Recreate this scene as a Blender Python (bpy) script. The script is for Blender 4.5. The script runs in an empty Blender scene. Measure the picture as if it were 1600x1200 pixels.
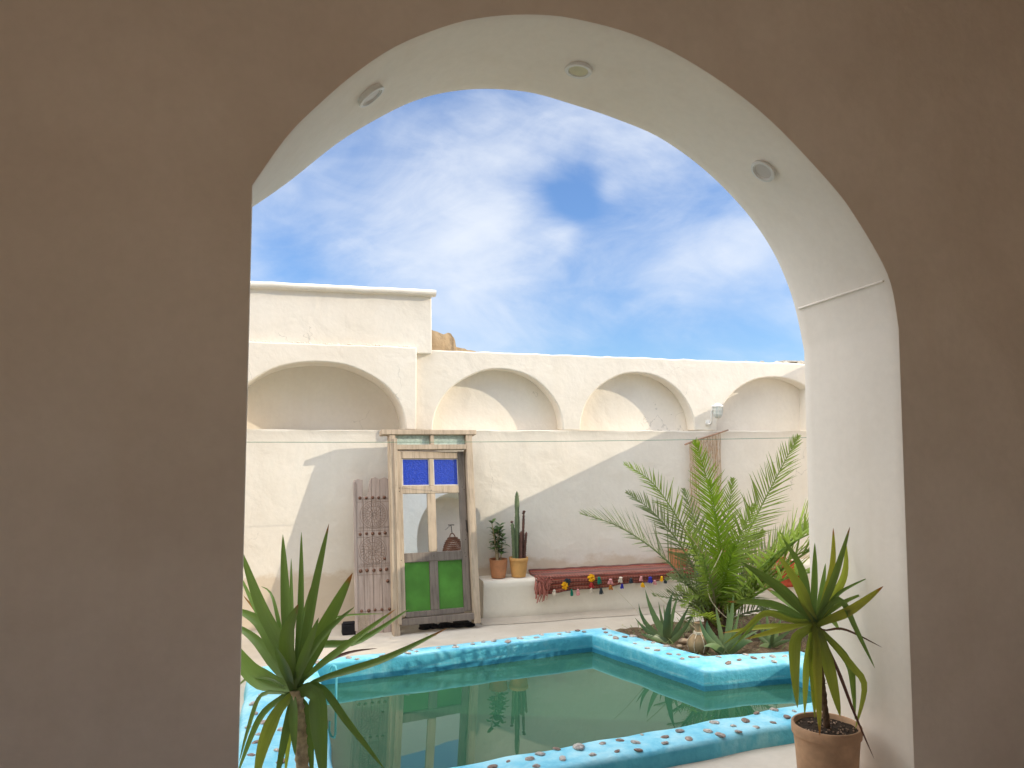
import bpy, bmesh, math, random
from mathutils import Vector, Matrix, noise
R = random.Random(11)
SC = bpy.context.scene
COL = SC.collection
PI = math.pi

# ------------------------------------------------------------------ camera
TH = math.radians(16.5); PT = math.radians(4.0); H = 1.7; F = 1200.0
cd = bpy.data.cameras.new('camera'); cam = bpy.data.objects.new('camera', cd); COL.objects.link(cam)
cam.location = (0, 0, H); cam.rotation_euler = (PI/2 + PT, 0, -TH)
cd.sensor_width = 36; cd.lens = 27.0; cd.clip_start = 0.05; cd.clip_end = 2000
SC.camera = cam

# ------------------------------------------------------------------ light
TOSUN = Vector((2.4, -1.0, 1.03)).normalized()
sd = bpy.data.lights.new('sun', 'SUN'); sun = bpy.data.objects.new('sun', sd); COL.objects.link(sun)
sd.energy = 2.0; sd.angle = math.radians(0.3); sd.color = (1.0, 0.88, 0.70)
sun.rotation_euler = TOSUN.to_track_quat('Z', 'Y').to_euler()
SC.view_settings.view_transform = 'Standard'; SC.view_settings.look = 'None'
SC.view_settings.gamma = 1.0; SC.view_settings.exposure = 0.82
SKY = 0.15
w = bpy.data.worlds.new('World'); SC.world = w; w.use_nodes = True
nt = w.node_tree; N = nt.nodes; L = nt.links; N.clear()
def wn(t, **k):
    n = N.new(t)
    for a, b in k.items(): setattr(n, a, b)
    return n
def wmath(op, a, b=None, c=None, clamp=False):
    n = wn('ShaderNodeMath', operation=op, use_clamp=clamp)
    for i, v in enumerate((a, b, c)):
        if v is None: continue
        if isinstance(v, (int, float)): n.inputs[i].default_value = v
        else: L.new(v, n.inputs[i])
    return n.outputs[0]
sky = wn('ShaderNodeTexSky', sky_type='NISHITA', sun_disc=False)
sky.sun_elevation = math.asin(TOSUN.z); sky.sun_rotation = math.atan2(TOSUN.x, TOSUN.y)
sky.altitude = 900; sky.air_density = 1.0; sky.dust_density = 0.6; sky.ozone_density = 2.2
tc = wn('ShaderNodeTexCoord')
mp = wn('ShaderNodeMapping'); L.new(tc.outputs['Generated'], mp.inputs[0])
mp.inputs['Rotation'].default_value = (0.3, 0.55, 0.4); mp.inputs['Scale'].default_value = (2.6, 3.4, 5.2)
n1 = wn('ShaderNodeTexNoise'); n1.inputs['Scale'].default_value = 1.25; n1.inputs['Detail'].default_value = 12
n1.inputs['Roughness'].default_value = 0.58; n1.inputs['Distortion'].default_value = 0.55
L.new(mp.outputs[0], n1.inputs['Vector'])
n2 = wn('ShaderNodeTexNoise'); n2.inputs['Scale'].default_value = 3.2; n2.inputs['Detail'].default_value = 7
n2.inputs['Roughness'].default_value = 0.6; n2.inputs['Distortion'].default_value = 0.8
L.new(mp.outputs[0], n2.inputs['Vector'])
def ray(px, py):
    u = (px-800)/F; v = (600-py)/F
    f = math.cos(PT) - v*math.sin(PT); z = math.sin(PT) + v*math.cos(PT)
    return Vector((u*math.cos(TH)+f*math.sin(TH), -u*math.sin(TH)+f*math.cos(TH), z))
def blob(px, py, rad, amp):                       # a bank of cloud (amp>0) or a clear gap (amp<0) in that part of the sky
    d = ray(px, py).normalized()
    vm = wn('ShaderNodeVectorMath', operation='DOT_PRODUCT'); vm.inputs[1].default_value = d
    nv = wn('ShaderNodeVectorMath', operation='NORMALIZE'); L.new(tc.outputs['Generated'], nv.inputs[0])
    L.new(nv.outputs[0], vm.inputs[0])
    x = wmath('SUBTRACT', 1.0, vm.outputs['Value'])
    x = wmath('MULTIPLY', x, -1.0/(rad*rad/2))
    x = wmath('EXPONENT', x)
    return wmath('MULTIPLY', x, amp)
dens = wmath('MULTIPLY', wmath('SUBTRACT', n1.outputs['Fac'], .15), 2.1)
dens = wmath('ADD', dens, wmath('MULTIPLY', n2.outputs['Fac'], 0.75)); dens = wmath('SUBTRACT', dens, .30)
dens = wmath('SUBTRACT', dens, 0.47)
for b in [(850,215,.10,.20),(770,330,.085,.22),(720,420,.08,.22),(820,420,.06,.16),(895,300,.050,-.85),(1000,350,.06,-.12),
          (560,220,.10,.06),(470,410,.04,-.30),(620,300,.09,.12),(600,440,.07,.15),(1130,330,.08,.10),(1090,450,.08,.14),
          (950,530,.10,-.30),(1180,560,.12,-.28),(660,500,.05,.0),(480,330,.06,.12),(980,190,.06,.12),(1020,250,.06,.08),(950,300,.018,.40),(880,360,.024,.42),(1170,400,.03,.22),(1100,250,.05,-.12)]:
    dens = wmath('ADD', dens, blob(*b))
mask = wn('ShaderNodeMapRange', interpolation_type='SMOOTHSTEP'); L.new(dens, mask.inputs['Value'])
mask.inputs['From Min'].default_value = -0.22; mask.inputs['From Max'].default_value = 1.25
mask.inputs['To Min'].default_value = 0.05; mask.inputs['To Max'].default_value = 0.88
mx = wn('ShaderNodeMix', data_type='RGBA'); L.new(mask.outputs[0], mx.inputs['Factor'])
tint = wn('ShaderNodeMix', data_type='RGBA', blend_type='MULTIPLY'); tint.inputs['Factor'].default_value = 1
L.new(sky.outputs[0], tint.inputs['A']); 
zs = wn('ShaderNodeSeparateXYZ'); L.new(tc.outputs['Generated'], zs.inputs[0])
zr = wn('ShaderNodeValToRGB'); L.new(zs.outputs['Z'], zr.inputs[0])
zr.color_ramp.elements[0].position = 0.0; zr.color_ramp.elements[0].color = (.40, .51, .66, 1)
zr.color_ramp.elements[1].position = .55; zr.color_ramp.elements[1].color = (.46, .66, .88, 1)
L.new(zr.outputs[0], tint.inputs['B'])
L.new(tint.outputs['Result'], mx.inputs['A']); mx.inputs['B'].default_value = (3.5, 3.7, 4.0, 1)
# unseen bright cloud patch overhead to the left, added as ambient fill
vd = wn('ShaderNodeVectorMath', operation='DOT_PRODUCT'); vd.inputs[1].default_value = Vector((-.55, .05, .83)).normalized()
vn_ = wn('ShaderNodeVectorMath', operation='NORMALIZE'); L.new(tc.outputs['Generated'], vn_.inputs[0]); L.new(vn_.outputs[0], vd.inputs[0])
fill_veil = wn('ShaderNodeMapRange', interpolation_type='SMOOTHSTEP'); L.new(vd.outputs['Value'], fill_veil.inputs['Value'])
fill_veil.inputs['From Min'].default_value = .58; fill_veil.inputs['From Max'].default_value = .86
mx2 = wn('ShaderNodeMix', data_type='RGBA'); L.new(fill_veil.outputs[0], mx2.inputs['Factor']); L.new(mx.outputs['Result'], mx2.inputs['A'])
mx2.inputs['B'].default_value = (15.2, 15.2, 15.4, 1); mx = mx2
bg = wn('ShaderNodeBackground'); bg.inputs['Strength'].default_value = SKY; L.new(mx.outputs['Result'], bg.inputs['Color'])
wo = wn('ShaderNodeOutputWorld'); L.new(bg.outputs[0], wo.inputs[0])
SC.cycles.max_bounces = 10; SC.cycles.diffuse_bounces = 8; SC.cycles.transmission_bounces = 4; SC.cycles.glossy_bounces = 5
SC.cycles.sample_clamp_indirect = 6

# ------------------------------------------------------------------ projection helpers (pixel of the photo -> point on a known plane)
def onY(px, py, Y): r = ray(px, py); return Vector((0,0,H)) + r*(Y/r.y)
def onZ(px, py, Z): r = ray(px, py); return Vector((0,0,H)) + r*((Z-H)/r.z)
def atD(px, py, D):
    r = ray(px, py); f = r.x*math.sin(TH)+r.y*math.cos(TH)
    return Vector((0,0,H)) + r*(D/f)
VR = Vector((math.cos(TH), -math.sin(TH), 0)); VF = Vector((math.sin(TH), math.cos(TH), 0))

# ------------------------------------------------------------------ materials
def mat(name):
    m = bpy.data.materials.new(name); m.use_nodes = True
    return m, m.node_tree, m.node_tree.nodes['Principled BSDF']
def node(t, typ, **k):
    n = t.nodes.new(typ)
    for a, b in k.items(): setattr(n, a, b)
    return n
def tnoise(t, scale, detail=5, rough=.55, vec=None, dist=0):
    n = node(t, 'ShaderNodeTexNoise'); n.inputs['Scale'].default_value = scale
    n.inputs['Detail'].default_value = detail; n.inputs['Roughness'].default_value = rough; n.inputs['Distortion'].default_value = dist
    if vec is None:
        g = node(t, 'ShaderNodeNewGeometry'); vec = g.outputs['Position']
    t.links.new(vec, n.inputs['Vector']); return n.outputs['Fac']
def ramp(t, fac, stops, interp='LINEAR'):
    n = node(t, 'ShaderNodeValToRGB'); n.color_ramp.interpolation = interp
    e = n.color_ramp.elements
    while len(e) < len(stops): e.new(.5)
    for i, (p, c) in enumerate(stops): e[i].position = p; e[i].color = (*c, 1) if len(c) == 3 else c
    t.links.new(fac, n.inputs[0]); return n.outputs['Color']
def mixc(t, fac, a, b, mode='MIX'):
    n = node(t, 'ShaderNodeMix', data_type='RGBA', blend_type=mode)
    for s, v in (('Factor', fac), ('A', a), ('B', b)):
        if isinstance(v, (int, float)): n.inputs[s].default_value = v
        elif isinstance(v, tuple): n.inputs[s].default_value = (*v, 1)
        else: t.links.new(v, n.inputs[s])
    return n.outputs['Result']
def tm(t, op, a, b=None, clamp=False):
    n = node(t, 'ShaderNodeMath', operation=op, use_clamp=clamp)
    for i, v in enumerate((a, b)):
        if v is None: continue
        if isinstance(v, (int, float)): n.inputs[i].default_value = v
        else: t.links.new(v, n.inputs[i])
    return n.outputs[0]
def bump(t, b, h, strength=.3, dist=.01):
    n = node(t, 'ShaderNodeBump'); n.inputs['Strength'].default_value = strength; n.inputs['Distance'].default_value = dist
    t.links.new(h, n.inputs['Height']); t.links.new(n.outputs[0], b.inputs['Normal'])
def scaled(t, v, coord='Position'):
    if coord == 'Position': o = node(t, 'ShaderNodeNewGeometry').outputs['Position']
    else: o = node(t, 'ShaderNodeTexCoord').outputs['Object']
    m = node(t, 'ShaderNodeMapping'); m.inputs['Scale'].default_value = v
    t.links.new(o, m.inputs[0]); return m.outputs[0]

def plaster(name, col, dark, bs=.5, big=.018, stain=None, crack=False):
    m, t, b = mat(name)
    c = ramp(t, tnoise(t, 1.3, 6, .6), [(.3, dark), (.68, col)])
    fine = tnoise(t, 26, 5, .6)
    c = mixc(t, .12, c, ramp(t, fine, [(.3, tuple(x*.72 for x in col)), (.7, tuple(min(1, x*1.06) for x in col))]))
    if stain:                                           # brown damp stain rising from the floor
        sx = node(t, 'ShaderNodeSeparateXYZ'); g = node(t, 'ShaderNodeNewGeometry'); t.links.new(g.outputs['Position'], sx.inputs[0])
        n = tnoise(t, 3.2, 6, .65, scaled(t, (1, 1, 1.6)))
        hgt = tm(t, 'ADD', sx.outputs['Z'], tm(t, 'MULTIPLY', n, -stain[1]))
        mr = node(t, 'ShaderNodeMapRange'); t.links.new(hgt, mr.inputs['Value'])
        mr.inputs['From Min'].default_value = stain[0]-stain[1]*.5+.05; mr.inputs['From Max'].default_value = stain[0]-stain[1]*.5-.03
        c = mixc(t, tm(t, 'MULTIPLY', mr.outputs[0], stain[2]), c, stain[3])
    if crack:
        v = node(t, 'ShaderNodeTexVoronoi', feature='DISTANCE_TO_EDGE'); v.inputs['Scale'].default_value = .8
        g2 = node(t, 'ShaderNodeNewGeometry'); dn = node(t, 'ShaderNodeTexNoise'); dn.inputs['Scale'].default_value = 2
        dn.inputs['Detail'].default_value = 6; t.links.new(g2.outputs['Position'], dn.inputs['Vector'])
        av = node(t, 'ShaderNodeVectorMath', operation='ADD'); t.links.new(g2.outputs['Position'], av.inputs[0]); t.links.new(dn.outputs['Color'], av.inputs[1])
        t.links.new(av.outputs[0], v.inputs['Vector'])
        ck = tm(t, 'LESS_THAN', v.outputs['Distance'], .0022)
        ck = tm(t, 'MULTIPLY', ck, tm(t, 'GREATER_THAN', tnoise(t, 1.1, 2), .56))
        c = mixc(t, tm(t, 'MULTIPLY', ck, .35), c, tuple(x*.35 for x in col))
    drip = ramp(t, tnoise(t, 1.0, 5, .6, scaled(t, (7, 7, .8))), [(.52, (0, 0, 0)), (.80, (1, 1, 1))])      # faint run-down streaks
    c = mixc(t, tm(t, 'MULTIPLY', drip, .22), c, tuple(x*y for x, y in zip(col, (.80, .74, .66))))
    pat = ramp(t, tnoise(t, .55, 3, .5), [(.42, (0, 0, 0)), (.62, (1, 1, 1))])                               # patches of an older coat
    c = mixc(t, tm(t, 'MULTIPLY', pat, .16), c, tuple(x*y for x, y in zip(col, (.97, .89, .80))))
    t.links.new(c, b.inputs['Base Color']); b.inputs['Roughness'].default_value = .92
    b.inputs['Specular IOR Level'].default_value = .15
    h = tm(t, 'ADD', tm(t, 'MULTIPLY', tnoise(t, 3.6, 5, .5, None, .3), 1.2), tm(t, 'MULTIPLY', tnoise(t, 30, 4, .6), .07))
    bump(t, b, h, bs, big); return m

M = {}
M['wall'] = plaster('cream_plaster', (.83, .775, .685), (.765, .70, .60), .42, .035, (.46, .5, .60, (.60, .47, .32)), True)
M['wall_in'] = plaster('arch_plaster', (.89, .825, .735), (.84, .775, .685), .3, .012, (.10, .25, .6, (.45, .36, .26)), False)
M['room'] = plaster('tan_interior_plaster', (.76, .665, .565), (.63, .535, .44), .5, .02, None, False)
M['bench'] = plaster('bench_plaster', (.80, .75, .65), (.72, .66, .55), .4, .02, (.05, .12, .55, (.42, .36, .28)))
M['floor'] = plaster('worn_cement_floor', (.61, .555, .475), (.42, .37, .30), .5, .012)
M['mud'] = plaster('mud_brick', (.50, .38, .24), (.30, .21, .12), 1.0, .05)
M['rubble'] = plaster('rubble_plaster', (.55, .50, .42), (.30, .26, .20), 1.0, .05)

def flat(name, col, rough=.6, spec=.5, metal=0, var=.15, vs=14, bs=0, bd=.004):
    m, t, b = mat(name)
    lo = tuple(x*(1-var) for x in col); hi = tuple(min(1, x*(1+var)) for x in col)
    t.links.new(ramp(t, tnoise(t, vs, 5, .6), [(.3, lo), (.7, hi)]), b.inputs['Base Color'])
    b.inputs['Roughness'].default_value = rough; b.inputs['Specular IOR Level'].default_value = spec; b.inputs['Metallic'].default_value = metal
    if bs: bump(t, b, tnoise(t, vs*3, 5, .6), bs, bd)
    return m
def wood(name, col, dark, streak=(26, 26, 2.2), bs=.5):
    m, t, b = mat(name)
    v = scaled(t, streak, 'Object')
    f = tnoise(t, 1.6, 7, .68, v, .5)
    c = ramp(t, f, [(.30, dark), (.52, col), (.75, tuple(min(1, x*1.12) for x in col))])
    c = mixc(t, tm(t, 'MULTIPLY', ramp(t, tnoise(t, 3.5, 4, .6), [(.45, (0,0,0)), (.75, (1,1,1))]), .45), c, dark)
    t.links.new(c, b.inputs['Base Color']); b.inputs['Roughness'].default_value = .82; b.inputs['Specular IOR Level'].default_value = .25
    bump(t, b, f, bs, .004); return m
M['wood'] = wood('weathered_wood', (.50, .40, .295), (.29, .225, .165))
M['wood_low'] = wood('grey_weathered_wood', (.225, .185, .155), (.11, .09, .075))
M['carved'] = wood('bleached_carved_wood', (.50, .40, .345), (.30, .225, .185), (34, 34, 1.6), .7)
M['carved_shade'] = flat('recess_shade_carving', (.31, .225, .18), .9, .1, 0, .3, 40)  # darker wood tone painted in as shade for the carved recesses
M['stud'] = flat('rusty_iron', (.20, .10, .065), .6, .4, .4, .4, 60, .4)
M['dark'] = flat('dark_cloth', (.018, .016, .018), .9, .2)
M['iron'] = flat('black_iron', (.03, .028, .026), .5, .5, .6)

def glassmat(name, col, rough, spec=.6, bs=.0, vs=60, transl=0):
    m, t, b = mat(name)
    t.links.new(ramp(t, tnoise(t, vs, 3, .6), [(.35, tuple(x*.8 for x in col)), (.7, tuple(min(1, x*1.18) for x in col))]), b.inputs['Base Color'])
    b.inputs['Roughness'].default_value = rough; b.inputs['Specular IOR Level'].default_value = spec
    if bs: bump(t, b, tnoise(t, vs, 3, .6), bs, .004)
    return m
M['blue'] = glassmat('blue_pebbled_glass', (.018, .055, .42), .22, .5, .9, 70)
M['green'] = glassmat('green_glass', (.075, .24, .035), .22, .45, .08, 6)
M['frost'] = glassmat('pale_frosted_glass', (.50, .60, .53), .25, .5, .15, 40)
m, t, b = mat('mirror'); b.inputs['Base Color'].default_value = (.80, .85, .90, 1); b.inputs['Metallic'].default_value = 1
b.inputs['Roughness'].default_value = .015; bump(t, b, tnoise(t, 2.0, 2), .04, .01); M['mirror'] = m

# pool paint
m, t, b = mat('pool_paint')
g = node(t, 'ShaderNodeNewGeometry'); sx = node(t, 'ShaderNodeSeparateXYZ'); t.links.new(g.outputs['Position'], sx.inputs[0])
nx = node(t, 'ShaderNodeSeparateXYZ'); t.links.new(g.outputs['Normal'], nx.inputs[0])
c = ramp(t, tnoise(t, 4.5, 7, .66, None, .3), [(.30, (.10, .46, .66)), (.44, (.20, .60, .78)), (.56, (.33, .70, .84)), (.78, (.52, .80, .88))])
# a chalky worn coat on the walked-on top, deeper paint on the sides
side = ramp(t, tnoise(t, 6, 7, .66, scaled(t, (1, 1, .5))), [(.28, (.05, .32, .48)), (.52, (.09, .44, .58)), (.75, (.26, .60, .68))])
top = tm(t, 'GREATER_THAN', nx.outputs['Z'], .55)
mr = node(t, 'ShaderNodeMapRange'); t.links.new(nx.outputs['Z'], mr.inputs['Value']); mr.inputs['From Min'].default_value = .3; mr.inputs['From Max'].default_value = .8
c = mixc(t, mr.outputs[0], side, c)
wet = node(t, 'ShaderNodeMapRange'); t.links.new(tm(t, 'ADD', sx.outputs['Z'], tm(t, 'MULTIPLY', tnoise(t, 5, 3), .02)), wet.inputs['Value'])
wet.inputs['From Min'].default_value = .000; wet.inputs['From Max'].default_value = -.008
c = mixc(t, tm(t, 'MULTIPLY', wet.outputs[0], .75), c, (.012, .16, .28))
tide = node(t, 'ShaderNodeMapRange', interpolation_type='SMOOTHSTEP')
dz_ = tm(t, 'ABSOLUTE', tm(t, 'SUBTRACT', tm(t, 'ADD', sx.outputs['Z'], tm(t, 'MULTIPLY', tnoise(t, 6, 4), .02)), .012)); t.links.new(dz_, tide.inputs['Value'])
tide.inputs['From Min'].default_value = .012; tide.inputs['From Max'].default_value = .0
c = mixc(t, tm(t, 'MULTIPLY', tide.outputs[0], tm(t, 'MULTIPLY', ramp(t, tnoise(t, 5, 4, .7), [(.45, (0, 0, 0)), (.65, (1, 1, 1))]), .28)), c, (.55, .72, .70))
# scuffs where the paint has worn to the cement
sc = ramp(t, tnoise(t, 9, 8, .7), [(.68, (0,0,0)), (.76, (1,1,1))])
c = mixc(t, tm(t, 'MULTIPLY', sc, .45), c, (.50, .62, .60))
t.links.new(c, b.inputs['Base Color']); b.inputs['Roughness'].default_value = .55; b.inputs['Specular IOR Level'].default_value = .35
bump(t, b, tm(t, 'ADD', tnoise(t, 7, 6, .6), tm(t, 'MULTIPLY', tnoise(t, 40, 4), .25)), .6, .02); M['pool'] = m

m, t, b = mat('green_pool_water')
t.links.new(ramp(t, tnoise(t, .9, 3), [(.35, (.022, .088, .052)), (.65, (.034, .11, .062))]), b.inputs['Base Color'])
b.inputs['Roughness'].default_value = .012; b.inputs['IOR'].default_value = 1.65
b.inputs['Specular Tint'].default_value = (.80, 1.0, .90, 1)
bump(t, b, tnoise(t, 2.2, 2, .4), .05, .010); M['water'] = m

M['terra'] = flat('terracotta', (.46, .205, .10), .8, .25, 0, .25, 9, .3)
M['terra_y'] = flat('yellowish_terracotta', (.60, .33, .115), .7, .3, 0, .15, 12, .2)
M['terra_big'] = flat('tan_terracotta', (.46, .285, .17), .8, .3, 0, .25, 9, .4)
M['soil'] = flat('dark_soil', (.06, .042, .03), .95, .2, 0, .6, 60, 1.0, .02)
M['soil_dry'] = flat('dry_planter_soil', (.17, .12, .075), .95, .2, 0, .5, 30, 1.0, .03)
M['rock'] = flat('brown_pebble', (.34, .25, .17), .8, .3, 0, .4, 40, .5)
for i, c in enumerate([(.42, .34, .30), (.50, .46, .43), (.30, .20, .16), (.56, .50, .45)]):
    M['shell%d' % i] = flat('seashell_stone_%s' % 'abcd'[i], c, .55, .5, 0, .5, 70, .9, .01)
M['white'] = flat('white_enamel', (.72, .71, .67), .45, .5, 0, .05)
M['lampglass'] = flat('milky_glass', (.62, .66, .62), .15, .6, 0, .2, 30)
M['cream_lens'] = flat('yellowed_lens', (.60, .56, .36), .4, .4, 0, .1)
M['grey_lens'] = flat('grey_lens', (.58, .54, .50), .4, .4, 0, .04)
M['jute'] = flat('jute_string', (.48, .33, .21), .9, .1, 0, .25, 30)
M['stick'] = flat('dry_stick', (.40, .25, .17), .8, .2, 0, .3, 20)
M['pale_stalk'] = flat('pale_dry_stalk', (.66, .56, .40), .8, .2, 0, .15, 20)
M['wire'] = flat('green_wire', (.11, .20, .13), .6, .4)
M['gourd'] = flat('clay_jug', (.27, .185, .095), .7, .35, 0, .3, 12, .3)
M['net'] = flat('woven_net', (.62, .52, .40), .9, .1, 0, .2, 60)
M['basket'] = flat('woven_wicker', (.20, .09, .055), .85, .2, 0, .4, 50, .8, .02)
M['trunk'] = flat('palm_trunk', (.16, .10, .06), .9, .2, 0, .4, 20, 1.0, .03)
M['cane'] = flat('pale_yucca_cane', (.50, .39, .24), .85, .2, 0, .45, 26, .6, .01)

def leafmat(name, base, tip, back=None, trans=.35, rough=.42, tipcol=None, vein=0, tstart=.82):
    """leaf with a UV running base->tip in V; colour, translucency"""
    m, t, b = mat(name)
    uv = node(t, 'ShaderNodeUVMap'); sp = node(t, 'ShaderNodeSeparateXYZ'); t.links.new(uv.outputs[0], sp.inputs[0])
    stops = [(0, base), (.55, tip)]
    if tipcol: stops += [(tstart, tip), (min(1, tstart+.07), tipcol)]
    nz = tm(t, 'ADD', sp.outputs['Y'], tm(t, 'MULTIPLY', tm(t, 'SUBTRACT', tnoise(t, 18, 3), .5), .22))
    c = ramp(t, nz, stops)
    oi = node(t, 'ShaderNodeObjectInfo')
    hs = node(t, 'ShaderNodeHueSaturation'); t.links.new(c, hs.inputs['Color'])
    t.links.new(tm(t, 'ADD', .8, tm(t, 'MULTIPLY', oi.outputs['Random'], .4)), hs.inputs['Value'])
    c = hs.outputs[0]
    um = node(t, 'ShaderNodeMapping'); um.inputs['Scale'].default_value = (22, 1.6, 1); t.links.new(uv.outputs[0], um.inputs[0])
    wv = tnoise(t, 1.0, 4, .6, um.outputs[0])
    spots_ = ramp(t, tnoise(t, 60, 3, .7), [(.66, (0, 0, 0)), (.74, (1, 1, 1))])
    c = mixc(t, tm(t, 'MULTIPLY', spots_, .45), c, (.24, .20, .09))
    c = mixc(t, .25, c, ramp(t, wv, [(.35, (.2, .28, .2)), (.65, (1, 1, 1))]), 'MULTIPLY')
    bump(t, b, wv, .25, .002)
    t.links.new(c, b.inputs['Base Color']); b.inputs['Roughness'].default_value = rough; b.inputs['Specular IOR Level'].default_value = .4
    tr = node(t, 'ShaderNodeBsdfTranslucent')
    t.links.new(mixc(t, 1.0, c, (1.0, 1.0, .45), 'MULTIPLY'), tr.inputs['Color'])
    mxs = node(t, 'ShaderNodeMixShader'); mxs.inputs[0].default_value = trans
    out = t.nodes['Material Output']
    t.links.new(b.outputs[0], mxs.inputs[1]); t.links.new(tr.outputs[0], mxs.inputs[2]); t.links.new(mxs.outputs[0], out.inputs['Surface'])
    return m
M['yucca'] = leafmat('yucca_leaf', (.14, .22, .06), (.21, .33, .075), trans=.22)
M['yucca_b'] = leafmat('yucca_leaf_with_brown_tip', (.14, .22, .06), (.22, .33, .075), tipcol=(.38, .15, .035), trans=.22, tstart=.86)
M['yucca_y'] = leafmat('yellow_green_yucca_leaf', (.24, .30, .06), (.44, .50, .09), trans=.35)
M['yucca_yb'] = leafmat('yellow_yucca_leaf_with_orange_tip', (.18, .24, .04), (.42, .42, .07), tipcol=(.42, .17, .05), trans=.35, tstart=.86)
M['yucca_d'] = leafmat('dead_yucca_leaf', (.14, .07, .03), (.15, .06, .035), trans=.1)
M['yucca_o'] = leafmat('orange_yucca_leaf', (.22, .20, .05), (.42, .20, .05), trans=.3)
M['frond'] = leafmat('palm_leaflet', (.26, .35, .075), (.31, .41, .09), trans=.40, rough=.42)
M['frond_g'] = leafmat('grey_green_palm_leaflet', (.21, .265, .11), (.25, .30, .13), trans=.28, rough=.42)
M['frond_b'] = leafmat('bright_palm_leaflet', (.24, .38, .03), (.28, .42, .04), trans=.5, rough=.4)
M['frond_d'] = leafmat('dry_palm_leaflet', (.45, .38, .20), (.52, .44, .25), trans=.3, rough=.5)
M['aloe'] = leafmat('aloe_leaf', (.15, .21, .085), (.12, .18, .065), trans=.05, rough=.4)
M['bush'] = leafmat('rubber_plant_leaf', (.07, .14, .04), (.11, .20, .06), trans=.2, rough=.35)
M['cactus'] = flat('cactus_skin', (.13, .17, .09), .6, .3, 0, .35, 14, .4)
M['cactus_r'] = flat('reddish_cactus_skin', (.13, .065, .05), .7, .3, 0, .4, 20, .4)

m, t, b = mat('striped_red_rug')
tcn = node(t, 'ShaderNodeUVMap'); sp = node(t, 'ShaderNodeSeparateXYZ'); t.links.new(tcn.outputs[0], sp.inputs[0])
wv = tm(t, 'FRACT', tm(t, 'MULTIPLY', sp.outputs['Y'], 5.0))
c = ramp(t, wv, [(0, (.14, .030, .015)), (.25, (.28, .04, .022)), (.42, (.44, .20, .12)), (.5, (.15, .045, .025)), (.72, (.33, .05, .03)), (.86, (.09, .03, .022))], 'CONSTANT')
z = tm(t, 'PINGPONG', tm(t, 'MULTIPLY', sp.outputs['X'], 60.0), .5)
c = mixc(t, tm(t, 'MULTIPLY', tm(t, 'GREATER_THAN', tm(t, 'ADD', z, tm(t, 'MULTIPLY', wv, .5)), .62), .4), c, (.42, .17, .12))
c = mixc(t, .5, c, ramp(t, tnoise(t, 30, 4, .7), [(.3, (.45, .4, .4)), (.7, (1, 1, 1))]), 'MULTIPLY')
t.links.new(c, b.inputs['Base Color']); b.inputs['Roughness'].default_value = .95; b.inputs['Sheen Weight'].default_value = .2
bump(t, b, tnoise(t, 120, 3, .6), .6, .006); M['rug'] = m
M['fringe'] = flat('pink_wool', (.40, .15, .12), .95, .1, 0, .3, 40)
TASSEL = {'yellow': (.75, .42, .02), 'green': (.02, .20, .13), 'pink': (.70, .34, .34), 'blue': (.05, .05, .38), 'charcoal': (.045, .06, .07), 'red': (.45, .05, .05), 'white': (.66, .58, .48), 'orange': (.55, .22, .05)}
for k, c in TASSEL.items(): M['t_'+k] = flat(k+'_wool', c, .95, .1, 0, .2, 60, .5)

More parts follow.
